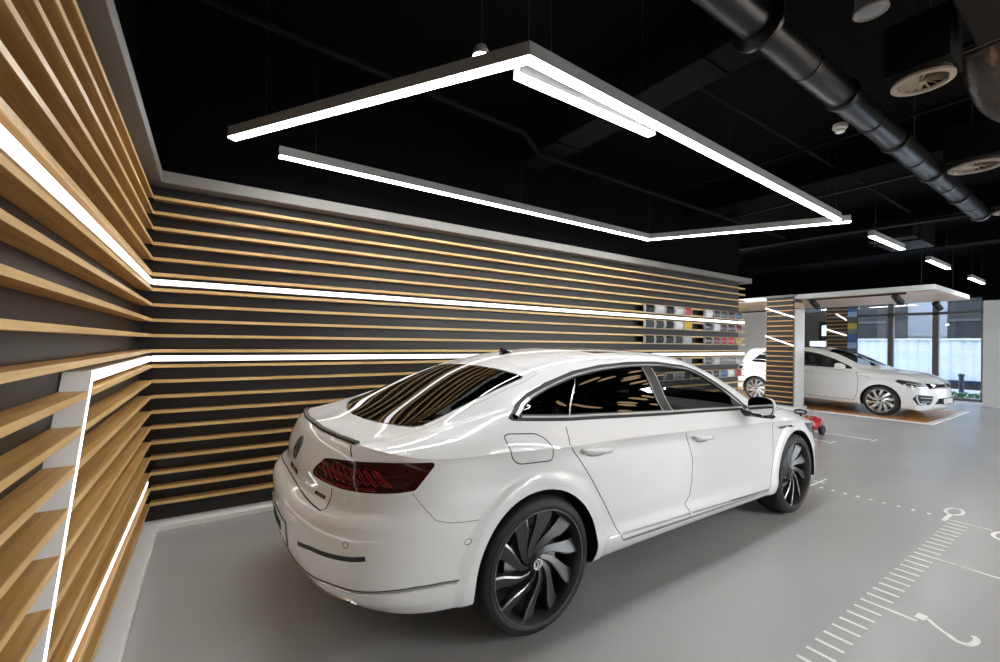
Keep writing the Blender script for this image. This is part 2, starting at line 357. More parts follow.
def car_surface(D,nq=9,perq=8):
    """D: dict with T (levels, each 18 knots), Q (list of q-lines knots q1..q8), returns lower grid (L,S,3), upper grid (I,J,3)"""
    T=[np.array(t,float) for t in D['T']]
    nk=len(T[0]); R=5; Fk=nk-3      # rear keys 0..5, side 5..Fk, front Fk..nk-1
    nJ=8*perq
    us=list(np.linspace(0,R,nJ+1))
    side=T[0][R:Fk+1]
    for k in range(R,Fk):
        n=max(4,int(np.linalg.norm(side[k-R+1]-side[k-R])/D.get('step',.02)))
        us+=list(np.linspace(k,k+1,n+1)[1:])
    i0=nJ; i1=len(us)-1
    us+=list(np.linspace(Fk,nk-1,nJ+1)[1:])
    us=np.array(us)
    rows=[]
    for t in T:
        # chord-length parameter shared by all levels, mirrored at the rear centre for a smooth tail
        ch=np.concatenate([[0],np.cumsum(np.linalg.norm(np.diff(T[2],axis=0),axis=1))])
        tm=np.vstack([t[3:0:-1]*np.array([1,-1,1]),t]); cm=np.concatenate([-ch[3:0:-1],ch])
        sp=makima(np.arange(nk),ch,us)
        rows.append(fair(cm,tm,sp,D.get('lamt',4e-6)))
    rows=np.array(rows)                     # (levels,S,3)
    lv=[0.]
    for k in range(len(T)-1):
        dd=np.linalg.norm(rows[k+1]-rows[k],axis=1).mean()
        n=max(2,int(dd/D.get('step',.02)*1.2)); lv+=list(np.linspace(k,k+1,n+1)[1:])
    lv=np.array(lv)
    S=rows.shape[1]
    low=makima(np.arange(len(T)),rows.reshape(len(T),-1),lv).reshape(len(lv),S,3)
    # centre symmetry: y>=0
    low[:,:,1]=np.maximum(low[:,:,1],0); low[:,0,1]=0; low[:,-1,1]=0
    b=low[0]
    Xs=b[i0:i1+1,0]
    xa,xb,XA,XB=Xs[0],Xs[-1],D['blend'][0],D['blend'][1]
    U=np.zeros((len(Xs),9,3))
    U[:,0]=b[i0:i1+1]
    for j in range(1,9):
        k=np.array(D['Q'][j-1],float)
        st=b[int(round(nJ*(1-j/8.)))]; en=b[i1+int(round(nJ*j/8.))]
        k=k[(k[:,0]>st[0]+.03)&(k[:,0]<en[0]-.03)]
        k=np.vstack([st,k,en])
        x=np.where(Xs<XA, st[0]+(Xs-xa)*(XA-st[0])/(XA-xa), np.where(Xs>XB, XB+(Xs-XB)*(en[0]-XB)/(xb-XB), Xs))
        r=fair(k[:,0],k[:,1:],x,D.get('lamq',2e-5))
        U[:,j,0]=x; U[:,j,1:]=r
    q=np.linspace(0,8,nJ+1)
    # mirrored extension across the centre keeps the crown flat
    ext=np.concatenate([U,U[:,7:6:-1]*np.array([1,-1,1]),U[:,6:5:-1]*np.array([1,-1,1])],axis=1)
    mid=U[len(Xs)//2]; cq=np.concatenate([[0],np.cumsum(np.linalg.norm(np.diff(mid,axis=0),axis=1))])
    cq=np.concatenate([cq,[2*cq[8]-cq[7],2*cq[8]-cq[6]]]); qq=makima(np.arange(9),cq[:9],q)
    up=fair(cq,np.moveaxis(ext,1,0).reshape(11,-1),qq,D.get('lams',3e-8),.01).reshape(nJ+1,len(Xs),3).transpose(1,0,2)
    d0=b[nJ::-1][:nJ+1]-up[0]; d1=b[i1:i1+nJ+1]-up[-1]
    for i in range(14):
        w=(1-i/14.)**2; up[i]+=d0*w; up[-1-i]+=d1*w
    if 'poly' in D:
        # one even polynomial for the crown between tail and windscreen: clean, unbroken reflections
        x0,x1,ym=D['poly']; X,Y=up[:,:,0],up[:,:,1]; m=(X>x0)&(X<x1)&(Y<ym+.04)
        def basis(x,y):
            t=(2*x-x0-x1)/(x1-x0); v=(y/ym)**2; cx=np.polynomial.chebyshev.chebvander(t,D.get('deg',7)); return np.concatenate([cx,cx*v[...,None],cx[...,:6]*(v**2)[...,None],cx[...,:4]*(v**3)[...,None]],axis=-1)
        c=np.linalg.lstsq(basis(X[m],Y[m]),up[:,:,2][m],rcond=None)[0]
        zf=basis(np.clip(X,x0,x1),np.minimum(Y,ym+.04))@c
        ss=lambda t:np.clip(t,0,1)**2*(3-2*np.clip(t,0,1))
        st=up[0,:,0][None,:]
        w=ss((X-np.maximum(x0,st))/.16)*ss((x1-X)/.3)*ss((ym+.03-Y)/.09)
        if D.get('verbose'): print('crown fit residual mm',np.abs(zf-up[:,:,2])[m].max()*1000,np.abs(zf-up[:,:,2])[m].mean()*1000)
        up[:,:,2]+=w*(zf-up[:,:,2])
    up[:,-1,1]=0
    up[0,:]=b[nJ::-1][:nJ+1]; up[-1,:]=b[i1:i1+nJ+1]; up[:,0]=b[i0:i1+1]
    # flare
    for (ax,az,ri,ro,am) in D['flare']:
        d=np.hypot(low[:,:,0]-ax,low[:,:,2]-az); t=np.clip((ro-d)/(ro-(ri+(ro-ri)*.6)),0,1); t=t*t*(3-2*t)
        m=(low[:,:,1]>.6)
        low[:,:,1]+=np.where(m,t*am,0)*np.clip((np.arange(len(lv))/6.)[:,None],0,1)
    return low,up
def spline_poly(pts,n=8,closed=True):
    """smooth closed curve through the points (Catmull-Rom)"""
    P=[Vector(p) for p in pts]; m=len(P); out=[]
    for i in range(m if closed else m-1):
        p0=P[i-1] if (closed or i>0) else P[i]; p1=P[i]; p2=P[(i+1)%m]; p3=P[(i+2)%m] if (closed or i+2<m) else P[(i+1)%m]
        for k in range(n):
            t=k/n; out.append(.5*((2*p1)+(p2-p0)*t+(2*p0-5*p1+4*p2-p3)*t*t+(3*p1-p0-3*p2+p3)*t**3))
    if not closed: out.append(P[-1])
    return out
def resample(pts,step,closed=True):
    P=[Vector(p) for p in pts]; out=[]
    m=len(P)
    for i in range(m if closed else m-1):
        a,b=P[i],P[(i+1)%m]; n=max(1,int((b-a).length/step))
        for k in range(n): out.append(a.lerp(b,k/n))
    if not closed: out.append(P[-1])
    return out
def round_poly(pts,r,n=4):
    P=[Vector(p) for p in pts]; out=[]; m=len(P)
    for i in range(m):
        a,b,c=P[i-1],P[i],P[(i+1)%m]; d1=(a-b); d2=(c-b); rr=min(r,d1.length*.45,d2.length*.45)
        s=b+d1.normalized()*rr; e=b+d2.normalized()*rr
        for k in range(n+1):
            t=k/n; out.append(s*(1-t)**2+b*2*t*(1-t)+e*t*t)
    return out
def inset_poly(pts,d):
    P=[Vector(p) for p in pts]; m=len(P); A=sum(P[i].x*P[(i+1)%m].y-P[(i+1)%m].x*P[i].y for i in range(m)); sg=1 if A>0 else -1; out=[]
    for i in range(m):
        t=(P[(i+1)%m]-P[i-1]).normalized(); out.append(P[i]+Vector((-t.y,t.x))*sg*d)
    return out
def in_poly(px,py,P):
    r=False; j=len(P)-1
    for i in range(len(P)):
        xi,yi=P[i]; xj,yj=P[j]
        if (yi>py)!=(yj>py) and px<(xj-xi)*(py-yi)/(yj-yi)+xi: r=not r
        j=i
    return r
S2=math.sqrt(.5)
PROJ=dict(side=((1,0,0),(0,0,1),(0,1,0)),corner=((S2,S2,0),(0,0,1),(-S2,S2,0)),rear=((0,1,0),(0,0,1),(-1,0,0)),top=((1,0,0),(0,1,0),(0,0,1)),front=((0,1,0),(0,0,1),(1,0,0)),
          fcorner=((-S2,S2,0),(0,0,1),(S2,S2,0)))
class Car:
    def __init__(s,D,root):
        s.root=root; low,up=car_surface(D); s.low,s.up=low,up
        s.bm=bmesh.new(); s.nl=s.bm.verts.layers.float_vector.new('n'); s.part=s.bm.faces.layers.int.new('part'); s.grp=s.bm.faces.layers.int.new('grp')
        V=[];F=[]
        for gi,g in enumerate((low,up)):
            du=np.gradient(g,axis=0); dv=np.gradient(g,axis=1); n=np.cross(du,dv); ln=np.linalg.norm(n,axis=2,keepdims=True)
            bad=ln[:,:,0]<1e-10; n=n/np.maximum(ln,1e-12)
            ref=g-np.array([2.2,0,.55]); 
            sg=np.sign((n*ref).sum()); n*=sg
            n[bad]=(0,0,1)
            mask=(np.abs(g[:,:,1])<1e-6); n[mask]*=np.array([1,0,1]); n/=np.maximum(np.linalg.norm(n,axis=2,keepdims=True),1e-9)
            a,b,_=g.shape; vs=[]; o=len(V)
            for i in range(a):
                for j in range(b):
                    v=s.bm.verts.new(g[i,j]); v[s.nl]=Vector(n[i,j]); vs.append(v); V.append(tuple(g[i,j]))
            for i in range(a-1):
                for j in range(b-1):
                    q=(i*b+j,i*b+j+1,(i+1)*b+j+1,(i+1)*b+j)
                    P=[Vector(V[o+k]) for k in q]
                    if (P[2]-P[0]).cross(P[3]-P[1]).length<1e-9: continue
                    F.append(tuple(o+k for k in q))
                    f=s.bm.faces.new([vs[k] for k in q]); f[s.grp]=gi
        s.bv=BVHTree.FromPolygons(V,F)
        s.bm.faces.ensure_lookup_table()
    def cast(s,p,proj):
        ea,eb,d=PROJ[proj]; o=Vector(ea)*p[0]+Vector(eb)*p[1]+Vector(d)*6
        return s.bv.ray_cast(o,-Vector(d))
    def cut(s,poly,proj,pid,only=None,over=None,cond=None):
        ea,eb,dd=[Vector(x) for x in PROJ[proj]]; P=[Vector(p) for p in poly]; m=len(P)
        lo=(min(p.x for p in P)-.03,min(p.y for p in P)-.03); hi=(max(p.x for p in P)+.03,max(p.y for p in P)+.03)
        cand=[]
        for f in s.bm.faces:
            if only is not None and f[s.grp]!=only: continue
            if over is not None and f[s.part] not in over: continue
            c=f.calc_center_median(); a=ea.dot(c); b=eb.dot(c)
            if lo[0]<a<hi[0] and lo[1]<b<hi[1]:
                if cond and not cond(c): continue
                nn=sum((v[s.nl] for v in f.verts),Vector())
                if nn.dot(dd)>-.05*len(f.verts): cand.append(f)
        cand=set(cand)
        for i in range(m):
            p,q=P[i],P[(i+1)%m]; t=q-p
            if t.length<1e-6: continue
            t.normalize(); nn=Vector((-t.y,t.x))
            x0,x1=min(p.x,q.x)-1e-4,max(p.x,q.x)+1e-4; y0,y1=min(p.y,q.y)-1e-4,max(p.y,q.y)+1e-4
            sel=[]
            for f in cand:
                A=[ea.dot(v.co) for v in f.verts]
                if max(A)<x0 or min(A)>x1: continue
                B=[eb.dot(v.co) for v in f.verts]
                if max(B)<y0 or min(B)>y1: continue
                dist=[nn.x*(a-p.x)+nn.y*(b-p.y) for a,b in zip(A,B)]
                if min(dist)<-1e-5 and max(dist)>1e-5: sel.append(f)
            if not sel: continue
            geom=list(set(sel)|{e for f in sel for e in f.edges}|{v for f in sel for v in f.verts})
            n3=ea*nn.x+eb*nn.y
            r=bmesh.ops.bisect_plane(s.bm,geom=geom,dist=1e-6,plane_co=ea*p.x+eb*p.y,plane_no=n3)
            cand={f for f in cand if f.is_valid}|{f for f in r['geom'] if isinstance(f,bmesh.types.BMFace)}
        PP=[(p.x,p.y) for p in P]
        for f in cand:
            if f.is_valid:
                c=f.calc_center_median()
                if in_poly(ea.dot(c),eb.dot(c),PP): f[s.part]=pid
    def collect(s,pids,pred=None):
        if isinstance(pids,int): pids=(pids,)
        return [f for f in s.bm.faces if f[s.part] in pids and (pred is None or pred(f))]
    def mesh(s,name,faces,m,sides=(-1,1),parent=None,off=0.,flat=False):
        """sides: -1 = camera side (local -y), +1 = far side"""
        parent=parent or s.root
        me=bpy.data.meshes.new(name); V=[];N=[];F=[]
        for sd in sides:
            ix={}
            for f in faces:
                q=[]
                for v in f.verts:
                    if v.index not in ix or v.index<0:
                        pass
                    key=v
                    if key not in ix:
                        n=v[s.nl].normalized() if v[s.nl].length>1e-6 else Vector((0,1,0))
                        c=v.co+n*off; ix[key]=len(V); V.append((c.x,c.y*sd,c.z)); N.append((n.x,n.y*sd,n.z))
                    q.append(ix[key])
                a,b,c=[Vector(V[k]) for k in q[:3]]
                nf=Vector((0,0,0))
                for k in range(len(q)):
                    u,w=Vector(V[q[k]]),Vector(V[q[(k+1)%len(q)]]); nf+=u.cross(w)
                nn=Vector(N[q[0]])+Vector(N[q[1]])+Vector(N[q[2]])
                F.append(tuple(q) if nf.dot(nn)>=0 else tuple(reversed(q)))
        me.from_pydata(V,[],F); me.update(); me.materials.append(m)
        me.polygons.foreach_set('use_smooth',[True]*len(F))
        try: me.normals_split_custom_set_from_vertices(N)
        except Exception as ex: print('normals',ex)
        o=bpy.data.objects.new(name,me); COL.objects.link(o); o.parent=parent
        return o
    def ribbon(s,name,paths,proj,w,h,m,sides=(-1,1),parent=None,base=-.001,step=.015,only=None):
        parent=parent or s.root; mb=MB()
        for path,closed in paths:
            P=resample([Vector(p) for p in path],step,closed); pos=[];nor=[]
            for p in P:
                hp=s.cast(p,proj)
                if hp[0] is None: continue
                n=hp[1]; d=Vector(PROJ[proj][2])
                if n.dot(d)<0: n=-n
                pos.append(hp[0]); nor.append(n)
            k=len(pos)
            if k<2: continue
            nor=[(nor[max(i-1,0)]+nor[i]+nor[min(i+1,k-1)]).normalized() for i in range(k)]
            for sd in sides:
                g=[]
                for i in range(k):
                    a=pos[i-1] if (closed or i>0) else pos[i]; b=pos[(i+1)%k] if (closed or i<k-1) else pos[i]
                    t=(b-a).normalized(); l=t.cross(nor[i]).normalized()
                    row=[pos[i]-l*w/2+nor[i]*base,pos[i]-l*w*.36+nor[i]*h,pos[i]+l*w*.36+nor[i]*h,pos[i]+l*w/2+nor[i]*base]
                    g.append([(q.x,q.y*sd,q.z) for q in row])
                if closed: g.append(g[0])
                mb.grid(g)
        return mb.build(name,m,parent,smooth=True,local=True,angle=50)
def wheel_parts(parent,R,Rr,style,mats,width=.235):
    """axle along local y, outer face towards -y at y=0"""
    f=lambda a,b,h:(a,h,b)
    w=width
    t=MB()
    prof=[(Rr-.004,.012),(Rr+.006,-.004),(Rr+.014,-.008),(Rr+.024,-.0045),(R-.045,-.003),(R-.022,.004),(R-.008,.016),(R-.001,.034),(R,.06)]
    for k in range(4):
        y=.07+k*(w-.14)/3.4; prof+= [(R,y),(R-.006,y+.002),(R-.006,y+.009),(R,y+.011)]
    prof+=[(R,w-.05),(R-.006,w-.018),(R-.02,w-.004),(Rr+.02,w),(Rr-.004,w-.01)]
    t.lathe(prof,72,f); t.build('tyre',mats['tyre'],parent,smooth=True,local=True,angle=60)
    r=MB(); r.lathe([(Rr+.004,.001),(Rr+.002,-.006),(Rr-.005,-.006),(Rr-.010,.002),(Rr-.018,.03),(Rr-.024,.10),(Rr-.02,w-.02),(Rr+.002,w-.008)],72,f)
    r.build('rim',mats['rim'],parent,smooth=True,local=True,angle=40)
    b=MB(); b.lathe([(.05,.085),(.165,.085),(.165,.11),(.05,.11)],48,f,closed=True); b.build('brake_disc',mats['steel'],parent,smooth=True,local=True,angle=30)
    k=MB(); k.lathe([(0,.13),(Rr-.03,.13),(Rr-.03,.15),(0,.15)],48,f); k.build('backing_plate',mats['black'],parent,smooth=True,local=True,angle=30)
    n=10
    for i in range(n):
        a0=2*PI*i/n+style.get('rot',0)
        mb=MB(); g=[]; g2=[]
        for j in range(11):
            u=j/10; r_=.042+(Rr-.010-.042)*u
            sw=style['swirl']*(1-u)**style.get('pw',1.6)         # inner end turned
            hw=(style['w0']*(1-u)+style['w1']*u)/r_/2
            hw=min(hw,.29)
            d0=.020*(1-u)**2-.004*math.sin(PI*u)+style.get('front',.0)
            dep=style['depth']*(.35+.65*u)
            row=[];row2=[]
            for c,(ang,dp) in enumerate(((-1,.034),(-1,.0),(-.72,-.003),(0,.35*dep),(1,dep),(1,dep+.018))):
                a=a0+sw+style['hand']*ang*hw
                row.append((r_*math.cos(a),d0+dp,r_*math.sin(a)))
            g.append(row)
        mb.grid(g)
        # close the back of the blade
        back=[[ (p[0][0],p[0][1],p[0][2]),(p[-1][0],p[-1][1],p[-1][2])] for p in g]; mb.grid(back)
        # bright leading edge
        mb.cur=1; mb.grid([[ (p[1][0],p[1][1]-.0012,p[1][2]),(p[2][0],p[2][1]-.0012,p[2][2])] for p in g])
        mb.build('spoke',[mats['spoke'],mats['edge']],parent,smooth=True,local=True,angle=32)
    fr=style.get('front',0); h=MB(); h.lathe([(0,.004+fr),(.030,.004+fr),(.034,.008+fr),(.044,.026+fr),(.050,.07),(0,.07)],32,f); h.build('hub',mats['spoke'],parent,smooth=True,local=True,angle=30)
    cpo=emblem('hub_cap',parent,.027,lambda a,b,d:(a,.003+fr-d,b),mats['black_gloss'],mats['chrome'])
def emblem(name,parent,R,fn,mback,mfront):
    """round badge with a V above a W inside a ring; fn(a,b,depth)"""
    mb=MB(); mb.lathe([(0,0.0),(R,0.0),(R,.003),(0,.003)],32,lambda a,b,h:fn(a,b,h))
    o=mb.build(name,mback,parent,smooth=True,local=True,angle=30)
    e=MB(); e.lathe([(R*.86,.003),(R*.86,.0052),(R*1.0,.0052),(R*1.0,.003)],32,lambda a,b,h:fn(a,b,h))
    def st(p,q,w=.115):
        p,q=Vector(p)*R,Vector(q)*R; t=(q-p).normalized(); l=Vector((-t.y,t.x))*w*R/2
        e.prism([p-l,p+l,q+l,q-l],.003,.0055,lambda a,b,d:fn(a,b,d))
    st((-.36,.80),(0,.10)); st((.36,.80),(0,.10))
    st((-.80,.34),(-.36,-.78)); st((-.36,-.78),(0,.0)); st((0,.0),(.36,-.78)); st((.36,-.78),(.80,.34))
    e.build('emblem',mfront,o,local=True)
    return o
# ------------------------------------------------------------------ the white saloon
# keys: rear 0..5, side x: .5 .8 1.085 1.5 2.0 2.5 3.0 3.5 3.95 4.3 4.55, front 4.72 4.86   -> nk = 18
SX=[.5,.8,1.085,1.5,2.0,2.5,3.0,3.5,3.95,4.3,4.56]
def lev(rear,ys,zs,front):
    t=list(rear)
    for k in range(1,len(SX)): t.append((SX[k],ys[k-1],zs[k-1]))
    t+=front
    return t
zc=[.938,.9255,.916,.902,.884,.864,.842,.812,.772,.735]     # character line at SX[1:]
yc=[.908,.928,.933,.931,.929,.928,.925,.918,.895,.81]
def off(a,d): return [v+d for v in a]
T=[
 lev([(.190,0,.995),(.197,.24,.995),(.225,.45,.993),(.268,.62,.988),(.355,.765,.972),(.50,.868,.946)],yc,zc,[(4.74,.50,.725),(4.80,0,.72)]),
 lev([(.160,0,.965),(.167,.24,.965),(.194,.45,.963),(.241,.615,.960),(.343,.763,.951),(.502,.866,.935)],off(yc,-.006),off(zc,-.02),[(4.76,.50,.70),(4.82,0,.70)]),
 lev([(.141,0,.922),(.148,.24,.922),(.172,.45,.921),(.220,.618,.919),(.318,.766,.915),(.493,.874,.902)],off(yc,-.011),off(zc,-.055),[(4.78,.50,.66),(4.84,0,.66)]),
 lev([(.106,0,.84),(.113,.24,.84),(.138,.45,.838),(.189,.625,.835),(.290,.775,.83),(.480,.884,.82)],off(yc,-.008),[.80,.79,.785,.775,.765,.75,.735,.70,.67,.64],[(4.80,.50,.60),(4.86,0,.60)]),
 lev([(.096,0,.74),(.103,.24,.74),(.127,.45,.742),(.176,.63,.745),(.276,.789,.748),(.470,.897,.745)],[.918,.924,.926,.926,.926,.926,.922,.915,.895,.82],[.72,.71,.705,.695,.685,.67,.655,.62,.59,.56],[(4.80,.50,.54),(4.86,0,.54)]),
 lev([(.042,0,.700),(.049,.24,.700),(.076,.45,.702),(.134,.645,.706),(.255,.81,.710),(.462,.908,.708)],[.922,.926,.927,.928,.928,.928,.924,.917,.90,.83],[.66,.65,.645,.635,.625,.61,.60,.57,.54,.52],[(4.81,.50,.49),(4.87,0,.49)]),
 lev([(.015,0,.66),(.023,.24,.66),(.052,.45,.66),(.114,.657,.662),(.243,.83,.665),(.454,.918,.665)],[.926,.929,.929,.930,.930,.930,.926,.919,.90,.83],[.60,.59,.585,.575,.57,.56,.55,.52,.50,.48],[(4.81,.50,.45),(4.87,0,.45)]),
 lev([(.015,0,.58),(.024,.24,.58),(.053,.45,.58),(.113,.66,.58),(.242,.838,.58),(.452,.922,.575)],[.928,.930,.931,.932,.932,.932,.928,.920,.90,.83],[.53,.52,.515,.51,.505,.50,.49,.47,.45,.43],[(4.80,.50,.41),(4.86,0,.41)]),
 lev([(.022,0,.48),(.031,.24,.48),(.06,.45,.48),(.12,.66,.475),(.248,.838,.47),(.455,.922,.465)],[.926,.930,.932,.933,.933,.933,.928,.919,.90,.83],[.45,.44,.44,.435,.43,.425,.42,.40,.38,.36],[(4.78,.50,.36),(4.84,0,.36)]),
 lev([(.042,0,.40),(.051,.24,.40),(.08,.45,.398),(.138,.655,.39),(.262,.83,.38),(.462,.918,.37)],[.922,.93,.940,.941,.941,.940,.932,.917,.895,.825],[.375,.37,.372,.368,.36,.352,.345,.33,.31,.29],[(4.76,.50,.30),(4.82,0,.30)]),
 lev([(.085,0,.35),(.094,.24,.35),(.122,.45,.348),(.178,.64,.343),(.295,.808,.338),(.48,.90,.325)],[.905,.915,.928,.930,.930,.926,.918,.90,.88,.81],[.30,.30,.315,.31,.303,.293,.283,.265,.25,.24],[(4.72,.50,.24),(4.78,0,.24)]),
 lev([(.13,0,.318),(.139,.24,.318),(.165,.45,.316),(.218,.625,.311),(.325,.79,.306),(.49,.882,.294)],[.888,.895,.902,.904,.904,.90,.895,.88,.86,.79],[.262,.262,.262,.262,.258,.25,.24,.228,.22,.215],[(4.68,.50,.21),(4.74,0,.21)]),
 lev([(.24,0,.302),(.249,.24,.302),(.27,.42,.30),(.31,.57,.296),(.40,.70,.29),(.53,.78,.282)],[.79]*10,[.245,.24,.235,.232,.23,.222,.215,.205,.20,.20],[(4.6,.45,.2),(4.66,0,.2)]),
]
Q=[
 # q1 shoulder
 [(.60,.862,.985),(.8,.884,.997),(1.085,.900,.988),(1.5,.902,.969),(2.0,.900,.950),(2.5,.899,.930),(3.0,.898,.908),(3.5,.893,.878),(3.95,.868,.838),(4.3,.825,.792)],
 # q2 belt
 [(.62,.795,1.022),(.8,.822,1.053),(.968,.838,1.072),(1.35,.848,1.040),(1.825,.85,1.015),(2.28,.85,.994),(2.73,.85,.975),(3.2,.85,.953),(3.5,.848,.925),(3.95,.815,.877),(4.3,.765,.825)],
 # q3 glass mid
 [(.62,.715,1.038),(.8,.745,1.082),(.968,.765,1.118),(1.35,.780,1.145),(1.825,.784,1.165),(2.28,.785,1.160),(2.73,.789,1.118),(3.0,.802,1.065),(3.3,.815,.992),(3.55,.79,.955),(3.95,.735,.905),(4.3,.67,.85)],
 # q4 DLO top
 [(.62,.648,1.045),(.8,.668,1.108),(1.05,.690,1.180),(1.35,.706,1.250),(1.6,.712,1.297),(1.9,.714,1.328),(2.25,.716,1.330),(2.6,.722,1.295),(2.85,.735,1.235),(3.1,.752,1.150),(3.35,.768,1.048),(3.6,.72,.975),(3.95,.63,.925),(4.3,.55,.868)],
 # q5 roof edge
 [(.62,.55,1.056),(.8,.567,1.124),(1.05,.582,1.214),(1.35,.595,1.298),(1.6,.60,1.346),(1.9,.602,1.378),(2.25,.603,1.383),(2.6,.608,1.358),(2.85,.618,1.303),(3.1,.635,1.212),(3.35,.655,1.100),(3.62,.60,.990),(3.95,.49,.943),(4.3,.42,.882)],
 # q6
 [(.62,.38,1.070),(.8,.39,1.142),(1.05,.40,1.237),(1.35,.41,1.325),(1.6,.415,1.374),(1.9,.418,1.403),(2.25,.42,1.407),(2.6,.42,1.388),(2.88,.425,1.335),(3.1,.43,1.250),(3.35,.435,1.140),(3.65,.40,.998),(3.95,.34,.953),(4.3,.29,.890)],
 # q7
 [(.62,.19,1.076),(.8,.20,1.150),(1.05,.205,1.249),(1.35,.21,1.340),(1.6,.21,1.388),(1.9,.21,1.415),(2.25,.21,1.418),(2.6,.21,1.402),(2.9,.212,1.352),(3.1,.215,1.275),(3.35,.215,1.165),(3.68,.2,1.000),(3.95,.17,.958),(4.3,.145,.893)],
 # q8 centre
 [(.4,0,1.033),(.62,0,1.078),(.8,0,1.152),(1.05,0,1.252),(1.35,0,1.344),(1.6,0,1.392),(1.9,0,1.418),(2.25,0,1.421),(2.6,0,1.406),(2.9,0,1.358),(3.1,0,1.283),(3.35,0,1.173),(3.69,0,1.001),(3.95,0,.960),(4.3,0,.894)],
]
AXR,AXF=1.085,3.955
DA=dict(T=T,Q=Q,blend=(1.2,3.8),flare=[(AXR,.345,.382,.468,.013),(AXF-.005,.345,.382,.468,.013)],step=.02,lamq=1e-5,lamt=2e-6,lams=3e-8,poly=(.22,2.95,.56))
car=empty('saloon_car',(.286,2.585,0),0,'large white four-door fastback saloon with dark grey wheels, parked beside the slat wall','car')
A=Car(DA,car)
def circ(x,z,r,n=72,a0=0): return [(x+r*math.cos(2*PI*k/n),z+r*math.sin(2*PI*k/n)) for k in range(n)]
# side glass outline
DLO=[(.955,1.079),(.985,1.098),(1.058,1.140),(1.139,1.180),(1.283,1.231),(1.502,1.289),(1.73,1.322),(1.98,1.337),(2.258,1.335),(2.578,1.304),(2.726,1.263),(2.873,1.196),(3.026,1.116),(3.15,1.045),(3.27,.975),
     (3.28,.962),(3.191,.957),(2.717,.978),(2.262,.996),(1.812,1.017),(1.336,1.040),(1.05,1.064),(.97,1.071)]
DLO=resample(DLO,.03)
P_BODY,P_FD,P_RD,P_QG,P_RG,P_FG,P_BP,P_TAIL,P_TRUNK,P_BUMP,P_RW,P_WS,P_ROOF,P_HOLE,P_FLAP,P_HEAD,P_SAIL,P_FBUMP,P_HOOD=range(19)
RDOOR=[(1.319,1.045),(1.288,1.01),(1.272,.931),(1.30,.89),(1.338,.85),(1.441,.715),(1.53,.58),(1.628,.415),(1.688,.334),(2.342,.322),(2.337,.359),(2.284,.418),(2.345,.473),(2.367,.561),(2.382,.691),(2.345,.80),(2.302,.88),(2.285,.985),(1.9,1.03)]
FDOOR=[(2.285,.985),(2.302,.88),(2.345,.80),(2.382,.691),(2.367,.561),(2.345,.473),(2.284,.418),(2.337,.359),(2.342,.322),(3.441,.30),(3.458,.359),(3.509,.539),(3.521,.775),(3.50,.87),(3.36,.962),(2.9,.99)]
A.cut(resample(RDOOR,.05),'side',P_RD); A.cut(resample(FDOOR,.05),'side',P_FD)
A.cut(round_poly([(.883,1.006),(.912,1.014),(1.069,1.002),(1.118,.978),(1.159,.927),(1.165,.86),(.96,.866),(.919,.898)],.03),'side',P_FLAP)
A.cut(DLO,'side',P_BP)
A.cut(inset_poly(DLO,.010),'side',P_BP)
IN=inset_poly(DLO,.028)
def clip_side(poly,f):
    """keep the part of a polygon where f(p)>=0 (line clip)"""
    out=[]
    for i in range(len(poly)):
        a,b=poly[i-1],poly[i]; fa,fb=f(a),f(b)
        if (fa>=0)!=(fb>=0): t=fa/(fa-fb); out.append(Vector(a).lerp(Vector(b),t))
        if fb>=0: out.append(Vector(b))
    return out
def line(p,q):
    p,q=Vector(p),Vector(q); return lambda v:(q.x-p.x)*(v[1]-p.y)-(q.y-p.y)*(v[0]-p.x)
Lc=line((1.36,1.052),(1.49,1.249)); Lb=line((2.19,1.014),(2.085,1.305)); Lf=line((2.292,1.002),(2.180,1.303)); Ls=line((3.085,.95),(3.065,1.12))
A.cut(clip_side(IN,Lc),'side',P_QG,over=(P_BP,))
A.cut(clip_side(clip_side(IN,lambda v:-Lc(v)),Lb),'side',P_RG,over=(P_BP,))
A.cut(clip_side(clip_side(IN,lambda v:-Lf(v)),Ls),'side',P_FG,over=(P_BP,))
LIGHT=[(.352,.829),(.375,.860),(.436,.905),(.50,.916),(.617,.926),(.769,.933),(.90,.934),(.986,.932),(.993,.918),(.962,.872),(.927,.822),(.86,.815),(.79,.812),(.70,.810),(.611,.810),(.50,.812),(.407,.814),(.365,.818)]
A.cut(round_poly(LIGHT,.012),'corner',P_TAIL,only=0,cond=lambda c:c.x<.8)
TR=[(-.02,1.02),(.30,1.02),(.585,1.02),(.585,.975),(.633,.94),(.628,.90),(.583,.796),(.583,.738),(.600,.722),(.585,.709),(.475,.715),(.316,.720),(.12,.725),(-.02,.726)]
A.cut(resample(TR,.06),'rear',P_TRUNK,only=0,over=(P_BODY,),cond=lambda c:c.x<.5 and c.y<.75)
BU=[(-.05,.05),(-.05,.726),(.145,.725),(.284,.720),(.405,.715),(.505,.709),(.525,.722),(.523,.738),(.531,.800),(.56,.813),(.79,.812),(.927,.822),(.935,.79),(.969,.747),(1.016,.695),(1.06,.676),(1.114,.664),(1.17,.655),(1.27,.63),(1.33,.05)]
A.cut(resample(BU,.06),'corner',P_BUMP,only=0,over=(P_BODY,),cond=lambda c:c.x<.9)
RW=[(.408,-.02),(.424,.15),(.462,.33),(.510,.49),(.548,.575),(.585,.602),(.66,.603),(.80,.603),(.95,.606),(1.08,.608),(1.19,.606),(1.208,.59),(1.203,.48),(1.199,.27),(1.203,-.02)]
A.cut(resample(RW,.05),'top',P_RW,only=1)
A.cut(resample([(3.66,-.02),(3.63,.25),(3.54,.50),(3.42,.655),(3.36,.675),(3.0,.60),(2.84,.56),(2.87,.40),(2.91,.20),(2.925,-.02)],.05),'top',P_WS,only=1)
